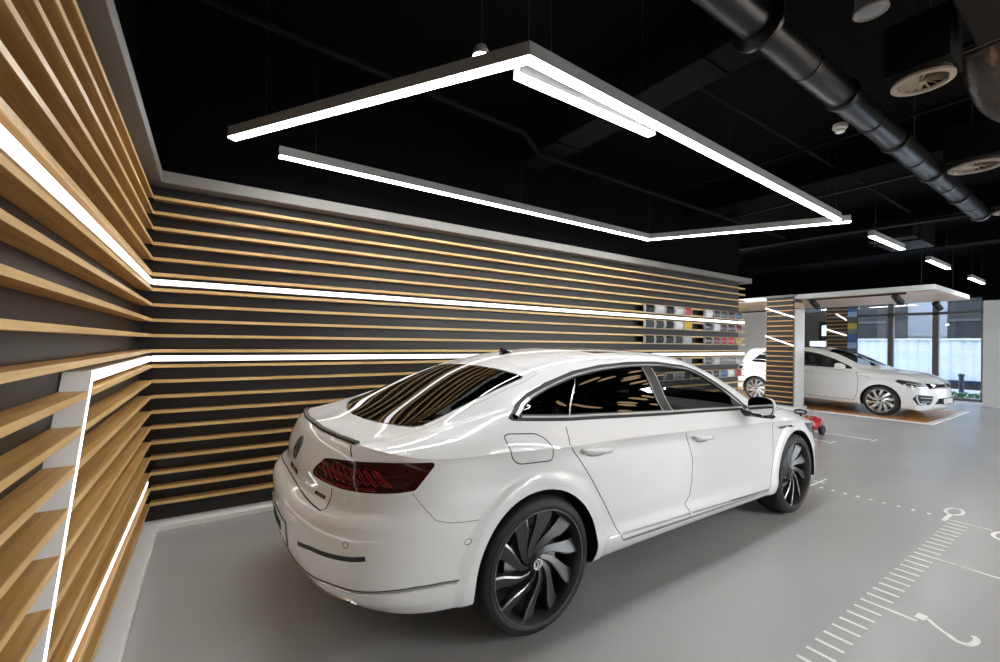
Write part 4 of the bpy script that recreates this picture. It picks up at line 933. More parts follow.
for sd in (-1,1):
    one=(sd,)
    fd=B.mesh('front_door',B.collect(G_FD),M['paint'],sides=one); rd=B.mesh('rear_door',B.collect(G_RD),M['paint'],sides=one)
    B.mesh('window_glass',B.collect(G_F),M['glass_clear'],sides=one,parent=fd,off=-.004); B.mesh('window_glass',B.collect(G_R),M['glass_dark'],sides=one,parent=rd,off=-.004)
    B.mesh('quarter_glass',B.collect(G_Q),M['glass_dark'],sides=one,off=-.004); B.mesh('window_pillar',B.collect(G_SEAL),M['black_gloss'],sides=one)
    h=B.mesh('headlight',B.collect(G_HEAD),M['lamp_dark'],sides=one)
    B.ribbon('light_guide',[([(rx(a),b) for a,b in ((3.76,.690),(3.86,.650),(4.0,.634),(4.11,.648))],False),([(rx(a),b) for a,b in ((3.80,.73),(3.9,.705),(4.0,.69))],False)],'side',.020,.003,M['wheel_silver'],one,h)
    B.mesh('tail_light',B.collect(G_TAIL),M['lamp_red'],sides=one)
    fi=B.mesh('fog_intake',B.collect(G_INT),M['black_matt'],sides=one)
    B.ribbon('intake_trim',[([(.795,.47),(.80,.41),(.77,.315),(.66,.315)],False)],'front',.028,.006,M['wheel_silver'],one,fi)
    B.ribbon('intake_louvre',[([(.53,.425),(.76,.44)],False),([(.57,.355),(.75,.36)],False)],'front',.010,.006,M['white_board'],one,fi)
    B.ribbon('panel_gap',[(GF[0:9],False)],'side',.007,.001,M['seam'],one,fd,base=.0003); B.ribbon('panel_gap',[(GR[0:7],False)],'side',.007,.001,M['seam'],one,rd,base=.0003)
    B.ribbon('window_seal',[(DL,True)],'side',.02,.003,M['black_matt'],one)
    B.ribbon('fender_badge',[([(3.06,.82),(3.16,.815),(3.22,.812)],False)],'side',.016,.003,M['chrome'],one)
    B.ribbon('panel_gap',[([(2.95,.885),(3.2,.83),(3.5,.75),(3.72,.62),(3.97,.44)],False)],'top',.006,.0006,M['seam'],one,base=.0003)
    for x,z,d in ((1.28,.872,rd),(2.08,.852,fd)):
        y=B.cast((x,z),'side')[0].y
        hb=MB(); hb.tube([(x-.10,sd*(y+.002),z),(x-.085,sd*(y+.028),z),(x+.08,sd*(y+.028),z-.004),(x+.10,sd*(y+.002),z-.006)],.016,10); hb.build('door_handle',M['paint'],d,smooth=True,local=True,angle=0)
    c=Vector((2.70,sd*.985,1.0)); rows=[]
    for (dx,sy,sz,oz) in ((-.06,.11,.075,0),(-.03,.125,.085,.0),(.03,.115,.075,0),(.08,.08,.05,-.006),(.10,.01,.01,-.012)):
        rows.append([(c.x+dx,c.y+sy*(abs(math.cos(2*PI*k/20))**.75)*(1 if math.cos(2*PI*k/20)>0 else -1),c.z+oz+sz*(abs(math.sin(2*PI*k/20))**.75)*(1 if math.sin(2*PI*k/20)>0 else -1)) for k in range(21)])
    mb=MB(); mb.grid(rows); mb.tube([(2.72,sd*.80,.95),(2.70,sd*.93,.945)],.03,8); mb.build('door_mirror',M['paint'],fd,smooth=True,local=True,angle=0)
    g=MB(); g.add([(c.x-.061,p[1],p[2]) for p in rows[0][:-1]],[tuple(range(20))]); g.build('mirror_glass',M['chrome'],fd,local=True)
    for ax in (.765,3.385):
        hh=MB(); n=30
        hh.grid([[(ax+.347*math.cos(a),sd*yy,.315+.347*math.sin(a)) for yy in (.48,.875)] for a in [PI*1.08-k*(PI*1.16)/n for k in range(n+1)]])
        hh.grid([[(ax+r*math.cos(a),sd*.5,.315+r*math.sin(a)) for r in (.02,.348)] for a in [PI*1.08-k*(PI*1.16)/n for k in range(n+1)]])
        hh.build('wheel_housing',M['black_matt'],hat,smooth=True,local=True)
    B.ribbon('sill_skirt',[([(1.16,.205),(2.0,.20),(3.0,.19)],False)],'side',.03,.006,M['black_gloss'],one)
def on_front(y,z,o_):
    h=B.cast((abs(y),z),'front'); n=h[1]
    if n.x<0: n=-n
    return Vector((h[0].x,y,h[0].z))+Vector((n.x,n.y*(1 if y>=0 else -1),n.z))*o_
emblem('bonnet_badge',hat,.060,lambda a,b,d:tuple(on_front(a,.660+b,d+.006)),M['black_dull'],M['trim_silver'])
g=MB(); g.grid([[tuple(on_front(y,.37,.03)+Vector((0,0,z))) for z in (-.055,.055)] for y in np.linspace(-.26,.26,7)]); 
g.grid([[tuple(on_front(y,.37,.004)+Vector((0,0,z))) for z in (-.05,.05)] for y in np.linspace(-.25,.25,7)])
pl=g.build('number_plate',M['white_board'],hat,local=True)
fr=MB(); fr.tube([tuple(on_front(p.x,.37,.031)+Vector((0,0,p.y))) for p in resample([(-.26,-.056),(.26,-.056),(.26,.056),(-.26,.056)],.05)],.008,6,closed=True); fr.build('plate_frame',M['black_matt'],pl,local=True)
gl=MB(); gl.tube([tuple(on_front(y,.63,.004)) for y in np.linspace(-.54,.54,15)],.006,6); gl.build('grille_strip',M['trim_silver'],hat,local=True)
ub=MB(); ub.prism([(.18,-.55),(.18,.55),(.40,.6),(.42,.45),(1.1,.45),(1.15,.74),(3.0,.74),(3.03,.45),(3.74,.45),(3.78,.6),(3.94,.45),(3.94,-.45),(3.78,-.6),(3.74,-.45),(3.03,-.45),(3.0,-.74),(1.15,-.74),(1.1,-.45),(.42,-.45),(.40,-.6)],.19,.24,lambda a,b,d:(a,b,d)); ub.build('underbody',M['black_matt'],hat,local=True)
WG=dict(tyre=M['rubber'],rim=M['wheel_silver'],steel=M['steel'],black=M['black_matt'],black_gloss=M['black_gloss'],spoke=M['wheel_silver'],edge=M['wheel_silver'],chrome=M['chrome'])
w0=bpy.data.objects.new('wheel',None); COL.objects.link(w0); w0.parent=hat; w0.location=(.765,-.878,.315)
wheel_parts(w0,.315,.242,dict(swirl=.42,w0=.024,w1=.062,depth=.016,hand=1,rot=.2),WG,.22)
for (x,y,rz) in ((3.385,-.878,0),(.765,.878,PI),(3.385,.878,PI)):
    w=copy_tree(w0,hat); w.location=(x,y,.315); w.rotation_euler=(0,0,rz)
seat(1.95,.36,hat,.48,.33); seat(1.95,-.36,hat,.48,.33); seat(1.12,0,hat,1.2,.33)
db=MB(); db.prism([(2.5,.62),(2.5,.88),(2.6,.96),(2.95,.975),(3.0,.9),(2.95,.6)],-.72,.72,lambda a,b,d:(a,d,b)); db.build('dashboard',M['black_matt'],hat,local=True)
B.bm.free()
# ------------------------------------------------------------------ parquet platform and white border on the floor
pf=empty('parquet_platform',(12.8,4.8,0),0,'honey coloured parquet platform with a white border under the hatchback','platform')
MB().box(11.42,14.3,2.29,8.2,.0,.012).build('parquet',M['wood_orange'],pf)
b=MB(); b.box(11.32,14.4,2.18,2.29,0,.013).box(11.32,11.42,2.29,8.2,0,.013); b.build('border',M['mark'],pf)
# ------------------------------------------------------------------ clad column beside the hatchback
cc=empty('clad_column',(11.28,4.7,0),0,'slat clad column with two slanting led lines and a white side, in front of the hatchback','column')
CX,CY0,CY1=11.0,4.403,5.01
MB().box(CX+.08,11.57,CY0+.004,CY1,0,2.32).build('core',M['white_gloss'],cc,bevel=.004)
MB().box(CX+.03,CX+.081,CY0+.03,CY1-.01,.10,2.60).build('backing_board',M['panel'],cc)
s=MB()
k=0; z=.17
while z<2.58:
    s.box(CX,CX+.07,CY0,CY1,z-.011,z+.011); z+=PITCH
s.build('slat',M['wood_y'],cc)
s=MB(); s.box(CX-.05,11.62,CY0-.04,CY1+.05,0,.07); s.build('plinth',M['white_board'],cc,bevel=.004)
MB().box(CX+.085,11.55,CY0+.01,CY1-.01,2.34,2.47).build('capital',M['wood_pale'],cc)
MB().box(CX+.10,11.50,CY0+.04,CY1-.04,2.30,2.56).build('neck',M['black_matt'],cc)
MB().box(CX-.01,CX+.10,CY0-.01,CY1+.01,2.60,2.64).build('cap',M['cornice'],cc)
for (za,zb_) in ((2.36,2.12),(1.70,1.47)):
    MB().bar((CX-.004,CY1,za),(CX-.004,CY0,zb_),.010,.024,up=(0,0,1)).build('led_diffuser',M['led_wall'],cc)
# slat wall's reflection in the shop window, built as a second column
c2=empty('clad_column',(16.6,5.4,0),0,'distant clad column standing in for the slat wall reflected in the shop window','column')
MB().box(16.52,16.9,5.13,5.68,0,2.70).build('backing_board',M['panel'],c2)
s=MB(); z=.17
while z<2.7: s.box(16.46,16.53,5.13,5.68,z-.012,z+.012); z+=PITCH
s.build('slat',M['wood_y'],c2)
for (a,bz) in ((2.50,2.30),(2.03,1.82)):
    MB().bar((16.455,5.68 if a<2.2 else 5.40,a),(16.455,5.13,bz),.010,.028).build('led_diffuser',M['led_wall'],c2)
pn=empty('reflection_panel',(16.6,5.0,0),0,'narrow tall panel standing in for a blue and yellow reflection beside the distant clad column','panel')  # reflection of the colour samples, built as a panel
MB().box(16.5,16.56,4.87,5.12,.1,2.68).build('board',M['black_matt'],pn)
pm=[mat('reflected_blue',(.03,.12,.35),.4),mat('reflected_sky',(.25,.42,.65),.4),mat('reflected_yellow',(.62,.50,.08),.4),mat('reflected_slate',(.08,.10,.12),.4),mat('reflected_green',(.12,.2,.14),.4)]
for (za,zb_,i) in ((2.55,2.66,0),(2.40,2.55,1),(2.2,2.4,3),(2.02,2.2,2),(1.86,2.02,4),(1.6,1.86,0),(1.42,1.6,1),(1.0,1.42,3),(.3,1.0,4)):
    MB().box(16.494,16.4995,4.88,5.11,za,zb_).build('print',pm[i],pn)
# reception screens and grey partition
struct('partition_wall',MB().box(17.0,17.15,5.6,8.6,0,2.62),mat('grey_partition',(.20,.20,.195),.7))
struct('wall_white_far',MB().box(15.6,15.75,6.85,9.9,0,2.62),M['white_wall'])
struct('partition_recess',MB().box(16.97,16.999,5.72,6.05,0,2.3),M['panel'])
sc=empty('display_screen',(16.7,5.78,1.8),0,'small bright upright screen beside the distant clad column','screen')
MB().box(16.66,16.70,5.70,5.86,1.80,2.17).build('bezel',M['black_matt'],sc); MB().box(16.652,16.6595,5.71,5.85,1.815,2.155).build('panel_display',M['screen'],sc)
MB().box(16.67,16.72,5.76,5.80,0,1.82).build('stand',M['black_matt'],sc)
s2=empty('display_screen',(16.5,5.9,1.4),0,'wide bright screen seen just above the roof of the hatchback','screen')
MB().box(16.50,16.54,5.66,6.15,1.40,1.66).build('bezel',M['white_board'],s2); MB().box(16.492,16.4995,5.69,6.12,1.42,1.63).build('panel_display',M['screen'],s2)
MB().box(16.5,16.56,5.85,5.95,0,1.42).build('stand',M['white_board'],s2)
# ------------------------------------------------------------------ canopy over the hatchback
cn=empty('ceiling_canopy',(12.8,4.5,2.55),0,'white floating canopy with pale wooden underside above the hatchback','canopy')
MB().box(11.32,14.25,2.17,5.95,2.565,2.665).box(11.32,14.25,5.95,8.3,2.565,2.665).build('slab',M['white_wall'],cn,bevel=.006)
MB().box(11.36,14.2,2.21,8.25,2.553,2.5649).build('veneer',M['wood_pale'],cn)
MB().box(11.40,11.44,2.6,4.30,2.515,2.5525).build('track',M['black_matt'],cn)
for x,y in ((11.5,2.4),(14.0,2.4),(11.5,7.5),(14.0,7.5)): MB().tube([(x,y,2.66),(x,y,4.0)],.006,6).build('hanger',M['black_matt'],cn)
for (x,y,lb) in ((11.42,2.72,'nearest the free corner of the canopy'),(13.9,2.62,'at the far edge of the canopy near the window'),(11.42,4.15,'next to the clad column under the canopy')):
    sp=empty('spotlight',(x,y,2.51),0,'black track spotlight '+lb,'spotlight','track spotlights under the canopy')
    MB().tube([(x,y,2.553),(x,y,2.46)],.012,8).build('stem',M['black_matt'],sp)
    d=Vector((.55,-.25,-.55)).normalized(); c=Vector((x,y,2.42))
    MB().tube([c-d*.12,c-d*.11,c+d*.10],[.05,.062,.062],16).build('lamp_body',M['black_matt'],sp,smooth=True)
    MB().tube([c+d*.101,c+d*.106],.05,16).build('lens',M['spot_led'],sp)
# ------------------------------------------------------------------ red ride-on toy by the nose of the saloon
ty=empty('ride_on_toy',(8.2,3.03,0),0,'small glossy red ride-on toy car on the floor beyond the saloon','toy')
tb=MB(); rows=[]
for (x,w,zl,zh) in ((7.88,.03,.14,.20),(7.90,.10,.10,.27),(7.97,.13,.08,.30),(8.08,.12,.08,.27),(8.2,.10,.08,.25),(8.32,.11,.08,.26),(8.42,.14,.08,.30),(8.52,.13,.09,.28),(8.58,.06,.13,.22)):
    rows.append([(x,3.03+w*math.copysign(abs(math.cos(2*PI*k/20))**.7,math.cos(2*PI*k/20)),(zl+zh)/2+(zh-zl)/2*math.copysign(abs(math.sin(2*PI*k/20))**.7,math.sin(2*PI*k/20))) for k in range(21)])
tb.grid(rows); tb.build('toy_body',M['red'],ty,smooth=True,angle=0)
for x in (8.0,8.46):
    for y in (2.90,3.16):
        MB().lathe([(0,-.03),(.07,-.03),(.082,-.015),(.082,.015),(.07,.03),(0,.03)],20,lambda a,b,h:(x+a,y+h,.082+b)).build('toy_wheel',M['black_matt'],ty,smooth=True,angle=40)
MB().tube([(8.03,3.03,.27),(7.98,3.03,.39)],.016,8).tube([(7.98+.02*math.sin(a),3.03+.085*math.cos(a),.40+.03*math.sin(a)) for a in [2*PI*k/20 for k in range(20)]],.013,8,closed=True).build('toy_steering_wheel',M['navy'],ty,smooth=True)
ty.location+=Vector((-.06,.035,0))
# ------------------------------------------------------------------ ruler painted on the floor
fm=empty('floor_ruler',(4,.75,0),0,'white ruler with numbers painted on the grey floor at the right','floor marking')
Z0,Z1=.0005,.002
for i in range(-12,33):
    x=5.20-.1035*i
    if i<0: continue
    yl=.655 if i%10==0 else .775
    t=MB(); t.box(x-.011,x+.011,yl,.895,Z0,Z1); t.build('tick_mark',M['mark'],fm)
t=MB(); t.prism([(5.13,.935),(5.37,.935),(5.37,.905),(5.13,.905)],Z0,Z1,lambda a,b,d:(a,b,d)); t.build('tick_mark',M['mark'],fm)
def stroke(name,pts,w,closed=False):
    P=[Vector(p) for p in pts]; m=len(P); t=MB(); g=[]
    for i in range(m):
        a=P[i-1] if (closed or i>0) else P[i]; b=P[(i+1)%m] if (closed or i<m-1) else P[i]
        d=(b-a).normalized(); l=Vector((-d.y,d.x)); ww=w[i] if isinstance(w,(list,tuple)) else w
        g.append([(P[i].x-l.x*ww,P[i].y-l.y*ww,Z1),(P[i].x+l.x*ww,P[i].y+l.y*ww,Z1)])
    if closed: g.append(g[0])
    t.grid(g); o=t.build(name,M['mark'],fm); return o
stroke('numeral',[(5.505+.125*math.cos(a),.917+.052*math.sin(a)) for a in [2*PI*k/32 for k in range(32)]],.013,True)
stroke('numeral',[(5.11+.115*math.cos(a),.575+.062*math.sin(a)) for a in [2*PI*k/32 for k in range(32)]],.013,True)
stroke('numeral',[(4.16,.652),(4.15,.44)],.011); stroke('numeral_foot',[(4.185,.655),(4.135,.645)],.017)
stroke('numeral',spline_poly([(3.205,.630),(3.145,.575),(3.11,.53),(3.085,.50),(3.095,.465),(3.135,.448),(3.185,.448),(3.21,.466)],6,False),[.010]*12+[.013]*40)
stroke('numeral_foot',[(3.235,.652),(3.165,.655)],.020)
dl=empty('dotted_floor_line',(5.23,1.4,0),0,'row of white dashes painted across the floor from the saloon to the zero','floor marking')
for i in range(9):
    y=1.83-.1*i; MB().box(5.215,5.265,y-.012,y+.012,Z0,Z1).build('dash',M['mark'],dl)
fc=empty('floor_cross',(5.42,1.92,0),0,'small white cross mark on the floor beside the front wheel of the saloon','floor marking')
MB().box(5.20,5.62,1.908,1.93,Z0,Z1).build('stroke_mark',M['mark'],fc); MB().box(5.43,5.455,1.87,1.97,Z0,Z1).build('stroke_mark',M['mark'],fc)
fc=empty('floor_cross',(8.5,2.9,0),0,'thin white line mark on the floor near the red toy','floor marking')
MB().box(8.60,8.64,2.30,3.6,Z0,Z1).build('stroke_mark',M['mark'],fc); MB().box(8.50,8.74,2.30,2.33,Z0,Z1).build('stroke_mark',M['mark'],fc)
fc=empty('floor_cross',(7.85,2.8,0),0,'short white corner mark on the floor in front of the saloon','floor marking')
MB().box(7.83,7.88,2.62,3.0,Z0,Z1).build('stroke_mark',M['mark'],fc); MB().box(7.75,8.0,2.60,2.635,Z0,Z1).build('stroke_mark',M['mark'],fc)
# ------------------------------------------------------------------ pendant light figure
ZL=2.90; LW,LH=.062,.075
def pendant(name,label,pts,hang,grp='linear pendant lights over the saloon',LW=.062,lm='led',ZL=2.90):
    r=empty(name,(pts[0][0],pts[0][1],ZL),0,label,'pendant light',grp)
    P=[Vector(p) for p in pts]; n=len(P)
    def offs(d):
        out=[]
        for i in range(n):
            a=(P[i]-P[i-1]).normalized() if i>0 else (P[1]-P[0]).normalized(); b=(P[i+1]-P[i]).normalized() if i<n-1 else a
            na=Vector((-a.y,a.x)); nb=Vector((-b.y,b.x)); m=(na+nb).normalized(); out.append(P[i]+m*d/max(.3,m.dot(na)))
        return out
    def band(w,z0,z1):
        L_,R_=offs(w),offs(-w); mb=MB(); g=[]
        for i in range(n): g.append([(L_[i].x,L_[i].y,z0),(L_[i].x,L_[i].y,z1),(R_[i].x,R_[i].y,z1),(R_[i].x,R_[i].y,z0),(L_[i].x,L_[i].y,z0)])
        mb.grid(g); mb.add(g[0][:4],[(0,1,2,3)]); mb.add(g[-1][:4],[(3,2,1,0)]); return mb
    band(LW/2,ZL+.004,ZL+LH).build('housing',M['pendant_alu'],r)
    band(LW/2-.003,ZL-.004,ZL+.0039).build('diffuser',M[lm],r)
    for (x,y) in hang:
        t=MB(); t.tube([(x,y,ZL+LH),(x,y,4.0)],.0018,5); t.build('suspension_wire',M['black_matt'],r)
    return r
pendant('linear_pendant','long bent linear pendant forming the near side and left corner above the saloon',[(.11,3.65),(1.33,1.75),(5.91,1.93)],[(.3,3.35),(1.33,1.75),(3.4,1.83),(5.85,1.93)])
pendant('linear_pendant','short linear pendant running inside the near edge of the light figure',[(1.36,1.892),(2.51,1.892)],[(1.6,1.892),(2.4,1.892)])
pendant('linear_pendant','long bent linear pendant along the slat wall side of the light figure',[(.43,3.78),(4.99,3.79),(6.11,1.88)],[(.7,3.78),(2.8,3.785),(4.99,3.79),(6.0,2.06)])
for x,d in ((7.78,'nearest of the three short linear lights in a row towards the windows'),(10.5,'middle one of three short linear lights in a row towards the windows'),(13.6,'farthest of the three short linear lights in a row towards the windows')):
    pendant('linear_ceiling_light',d,[(x-.66,1.97),(x+.66,1.97)],[(x-.5,1.97),(x+.5,1.97)],'short linear lights in a row',lm='led_row')
# unseen fill lights, added to brighten the floor and both cars
for j,(y,nm,xs) in enumerate(((-6.4,'first',(5.2,8.2,11.2,14.2)),(-5.6,'second',(6.7,12.7)),(-2.5,'nearest',(4.7,)))):
    for i,x in enumerate(xs):
        pendant('fill_light',f'added fill light over the open floor, {ordinal(i)} of the {nm} row behind the camera',[(x-.9,y),(x+.9,y)],[(x-.7,y),(x+.7,y)],'added fill lights behind the camera',.24,'led_fill',3.3)
for i,y in enumerate((5.4,7.4)):  # hidden lights, added to brighten the far wall
    pendant('fill_light',f'added fill light behind the end of the slat wall, {ordinal(i)} along',[(9.6,y),(9.6,y+1.6)],[(9.6,y+.2),(9.6,y+1.4)],'added fill lights behind the slat wall',.24,'led_fill',3.3)
# round wooden disc lamps over the lounge behind the camera (seen mirrored in the side glass)
for i,(x,y,z,r_) in enumerate(((3.75,.15,2.8,.2),(4.5,-.25,2.8,.2),(6.2,-1.2,2.8,.27),(5.5,-.55,2.7,.22),(4.85,.35,2.8,.17),(7.7,-2.2,2.8,.33),(6.9,-.70,2.8,.22),(9.0,-2.8,2.8,.30))):
    r=empty('disc_lamp',(x,y,z),0,f'round warm disc lamp, {ordinal(i)} of those mirrored in the side windows','pendant light','disc lamps mirrored in the side windows')
    MB().lathe([(0,.03),(r_,.03),(r_,0),(r_-.01,-.004),(0,-.004)],32,lambda a,b,h:(x+a,y+b,z+h)).build('disc',M['warm'],r,smooth=True,angle=30)
    MB().tube([(x,y,z+.03),(x,y,4.0)],.003,5).build('cord',M['black_matt'],r)
# ------------------------------------------------------------------ ceiling services
du=empty('ventilation_duct',(4,1.27,3.35),0,'long round black ventilation duct running under the ceiling','duct')
R_=.098
pr=[(-1.5,R_)]
x=-1.2
MB().tube([(-1.5,1.27,3.35),(9.02,1.27,3.35),(9.05,1.27,3.35)],[R_,R_,R_*.9],28).build('duct_pipe',M['duct'],du,smooth=True,angle=40)
x=.2; k=0
while x<9.0:
    rr=R_+(.016 if k%2==0 else .006); w=.03 if k%2==0 else .012
    MB().lathe([(R_-.002,-w),(rr,-w*.8),(rr,w*.8),(R_-.002,w)],28,lambda a,b,h:(x+h,1.27+a,3.35+b)).build('duct_collar',M['duct'],du,smooth=True,angle=40)
    if k%3==0: MB().tube([(x,1.27,3.35+R_),(x,1.27,4.0)],.006,6).build('duct_hanger',M['black_matt'],du)
    x+=.62; k+=1
MB().lathe([(R_,0),(R_+.05,.02),(R_+.05,.05),(R_,.07)],28,lambda a,b,h:(2.62+h,1.27+a,3.35+b)).build('duct_flange',M['duct'],du,smooth=True,angle=40)
def diffuser(x,y,z,r_,label,box):
    d=empty('swirl_diffuser',(x,y,z),0,label,'air diffuser','round swirl air diffusers')
    f=lambda a,b,h:(x+a,y+b,z+h)
    MB().lathe([(r_*.80,.0),(r_*.84,-.010),(r_,-.006),(r_,.012),(r_*.80,.012)],48,f,closed=True).build('rim',M['grille'],d,smooth=True,angle=40)
    MB().lathe([(0,.05),(r_*.9,.05),(r_*.9,.012),(r_*.88,.012),(r_*.88,.046),(0,.046)],32,f).build('plenum_plate',M['black_matt'],d)
    MB().lathe([(0,-.006),(r_*.12,-.004),(r_*.14,.012),(0,.014)],20,f).build('centre_cap',M['grille'],d,smooth=True)
    for k in range(16):
        a=2*PI*k/16; b=a+.30
        p0=Vector((math.cos(a)*r_*.13,math.sin(a)*r_*.13,0)); p1=Vector((math.cos(b)*r_*.82,math.sin(b)*r_*.82,0)); l=Vector((-math.sin(b),math.cos(b),0))
        w=.035*r_/.2
        mb=MB(); q=[p0-l*.006,p0+l*.006,p1+l*w,p1-l*w*.1]; zz=[.0,.018,.030,.0]
        mb.add([(x+v.x,y+v.y,z+h) for v,h in zip(q,zz)]+[(x+v.x,y+v.y,z+h+.004) for v,h in zip(q,zz)],[(0,1,2,3),(7,6,5,4),(0,4,5,1),(1,5,6,2),(2,6,7,3),(3,7,4,0)]); mb.build('vane',M['grille'],d)
    if box: MB().box(x-r_*1.0,x+r_*1.0,y-r_*1.0,y+r_*1.0,z+.05,z+.40).build('plenum_box',M['pipe_black'],d)
    for sx in (-.9,.9): MB().tube([(x+sx*r_,y,z+.01),(x+sx*r_,y,4.0)],.005,6).build('hanger',M['black_matt'],d)
    return d
diffuser(4.09,.86,3.3,.165,'cream swirl diffuser next to the crinkled foil duct',True)
diffuser(6.44,.95,3.3,.20,'cream swirl diffuser at the right edge further along the ceiling',True)
diffuser(8.9,.95,3.3,.2,'small distant swirl diffuser beyond the end of the black duct',False)
fd=empty('flexible_duct',(4.6,.7,3.4),0,'crinkled dark foil flexible duct hanging beside the round diffuser','duct')
pts=spline_poly([(4.42,.62,3.62),(4.56,.60,3.42),(4.75,.56,3.29),(5.0,.48,3.27),(5.25,.38,3.38),(5.4,.30,3.75)],14,False)
MB().tube([tuple(p) for p in pts],[.13+.010*(i%2) for i in range(len(pts))],28).build('foil_sleeve',M['foil'],fd,smooth=True,angle=60)
dp=empty('speaker_can',(3.03,.85,3.34),0,'round grey ceiling loudspeaker near the top edge','ceiling speaker')
MB().lathe([(0,.12),(.060,.12),(.070,.105),(.074,.02),(.080,0),(.070,-.006),(.062,.004)],36,lambda a,b,h:(3.03+a,.85+b,3.32+h)).build('can',M['mullion'],dp,smooth=True,angle=40)
MB().lathe([(.063,.004),(.04,.014),(0,.016)],32,lambda a,b,h:(3.03+a,.85+b,3.32+h)).build('speaker_grille',M['steel'],dp,smooth=True)
MB().tube([(3.03,.85,3.44),(3.03,.85,4.0)],.01,6).build('hanger',M['black_matt'],dp)
sd_=empty('smoke_detector',(4.43,1.44,3.3),0,'small cream smoke detector hanging beside the black duct','smoke detector')
MB().lathe([(0,.05),(.05,.05),(.055,.03),(.05,.012),(.035,.006),(.035,-.012),(.028,-.02),(0,-.022)],28,lambda a,b,h:(4.43+a,1.44+b,3.3+h)).build('detector_head',M['white_board'],sd_,smooth=True,angle=30)
MB().tube([(4.43,1.44,3.35),(4.43,1.44,4.0)],.008,6).build('hanger',M['black_matt'],sd_)
def run(name,label,cat,pts,r,m,n=10):
    o=empty(name,pts[0],0,label,cat); MB().tube(pts,r,n).build('pipe_run' if 'pipe' in name else 'run',m,o,smooth=True,angle=50); return o
run('sprinkler_pipe','thin black pipe bending away from the end of the round duct','pipe',[(9.3,.6,3.42),(9.15,1.3,3.4),(8.9,3.0,3.4),(8.7,6.2,3.4)],.03,M['duct'])
run('sprinkler_pipe','thin black pipe across the dark ceiling above the slat wall','pipe',[(-.3,3.2,3.55),(2.5,3.35,3.50),(2.9,3.6,3.47),(8.8,3.7,3.47)],.025,M['pipe_black'])
run('cable_conduit','narrow black conduit crossing the ceiling at right angles to the duct','conduit',[(5.6,-1,3.7),(5.6,3.9,3.7)],.02,M['pipe_black'])
run('cable_conduit','black conduit running along the ceiling past the smoke detector','conduit',[(3.36,2.2,3.75),(9.8,2.2,3.75)],.018,M['pipe_black'])
run('cable_conduit','black conduit crossing over the short linear lights','conduit',[(7.2,-1,3.6),(7.2,6,3.6)],.02,M['duct'])
bd=empty('rectangular_duct',(3.2,2.2,3.6),0,'dark rectangular duct crossing the ceiling above the light figure','duct')
MB().box(2.95,3.3,1.4,4.1,3.55,3.85).build('duct_box',M['pipe_black'],bd,bevel=.01)
for y in (1.8,2.6,3.4): MB().box(2.935,3.315,y-.02,y+.02,3.535,3.86).build('duct_collar',M['pipe_black'],bd)
b2=empty('rectangular_duct',(10.2,2.5,3.4),0,'dark rectangular duct end beyond the round duct','duct')
MB().box(9.6,10.9,2.10,2.70,3.30,3.62).build('duct_box',M['duct'],b2,bevel=.01)
MB().tube([(10.3,2.4,3.6),(10.3,2.4,4.0)],.008,6).build('duct_hanger',M['black_matt'],b2)
MB().box(9.9,9.96,2.08,2.72,3.28,3.64).build('duct_collar',M['duct'],b2)
b3=empty('cooling_unit',(4.4,.1,3.6),0,'black ceiling cooling unit box behind the round diffusers','air unit')
MB().box(3.15,4.2,.42,.62,3.45,4.0).build('unit_case',M['pipe_black'],b3,bevel=.01)
for x,nm in ((6.6,'first'),(9.9,'second'),(12.9,'third')):
    o=struct('beam_ceiling',MB().box(x,x+.35,YN,10.2,3.62,4.0),M['ceiling'])
sp=empty('wall_washer',(1.275,2.128,3.1),0,'small white lit spotlight behind the corner of the light figure','spotlight')
MB().lathe([(0,.06),(.03,.06),(.048,.02),(.048,.0),(0,.0)],16,lambda a,b,h:(1.275+a,2.128+b,3.10+h)).build('lamp_body',M['alu'],sp,smooth=True)
MB().lathe([(0,-.006),(.045,-.006),(.045,-.001),(0,-.001)],16,lambda a,b,h:(1.275+a,2.128+b,3.10+h)).build('lens',M['spot_led'],sp)
MB().tube([(1.275,2.128,3.15),(1.275,2.128,4.0)],.006,6).build('hanger',M['black_matt'],sp)
# ------------------------------------------------------------------ shop front and the street outside
wf=empty('window_1',(17.35,4.5,0),0); wf['kind']='structure'
f=MB(); FX0,FX1=17.33,17.47
for y,w in ((2.37,.10),(3.31,.13),(4.30,.13),(6.70,.10)): f.box(FX0,FX1,y-w/2,y+w/2,0,2.85)
f.box(FX0,FX1,2.32,6.75,2.42,2.50).box(FX0,FX1,2.32,6.75,2.80,2.86).box(FX0,FX1,2.32,6.75,0,.07)
f.build('window_frame',M['mullion'],wf)
for (a,b) in ((2.42,3.245),(3.375,4.235),(4.365,6.65)):
    for (z0,z1) in ((.07,2.42),(2.50,2.80)): MB().box(17.395,17.403,a,b,z0,z1).build('pane',M['glass_pane'],wf)
struct('exterior_ground',MB().box(17.6,40,-14,22,-.35,-.12),mat('pale_street',(.55,.57,.60),.6,vary=.06,vscale=1))
fn=empty('corrugated_fence',(21.5,4,0),0,'white corrugated sheet fence across the street outside the window','fence')
g=[]; n=0
y=-2.0; rowa=[];rowb=[]
while y<12:
    x=21.5+(.05 if n%4 in (1,2) else 0); rowa.append((x,y,.35)); rowb.append((x,y,1.74)); y+=(.11 if n%2==0 else .03); n+=1
mb=MB(); mb.grid([rowa,rowb]); mb.grid([[ (p[0]+.02,p[1],p[2]) for p in rowb],[ (p[0]+.02,p[1],p[2]) for p in rowa]]); mb.build('sheet',mat('fence_white',(.62,.66,.72),.5,vary=.1,vscale=.6),fn)
MB().box(21.46,21.6,-2,12,1.74,1.80).build('top_rail',M['white_board'],fn); MB().box(21.42,21.6,-2,12,.24,.35).build('bottom_rail',M['navy'],fn)
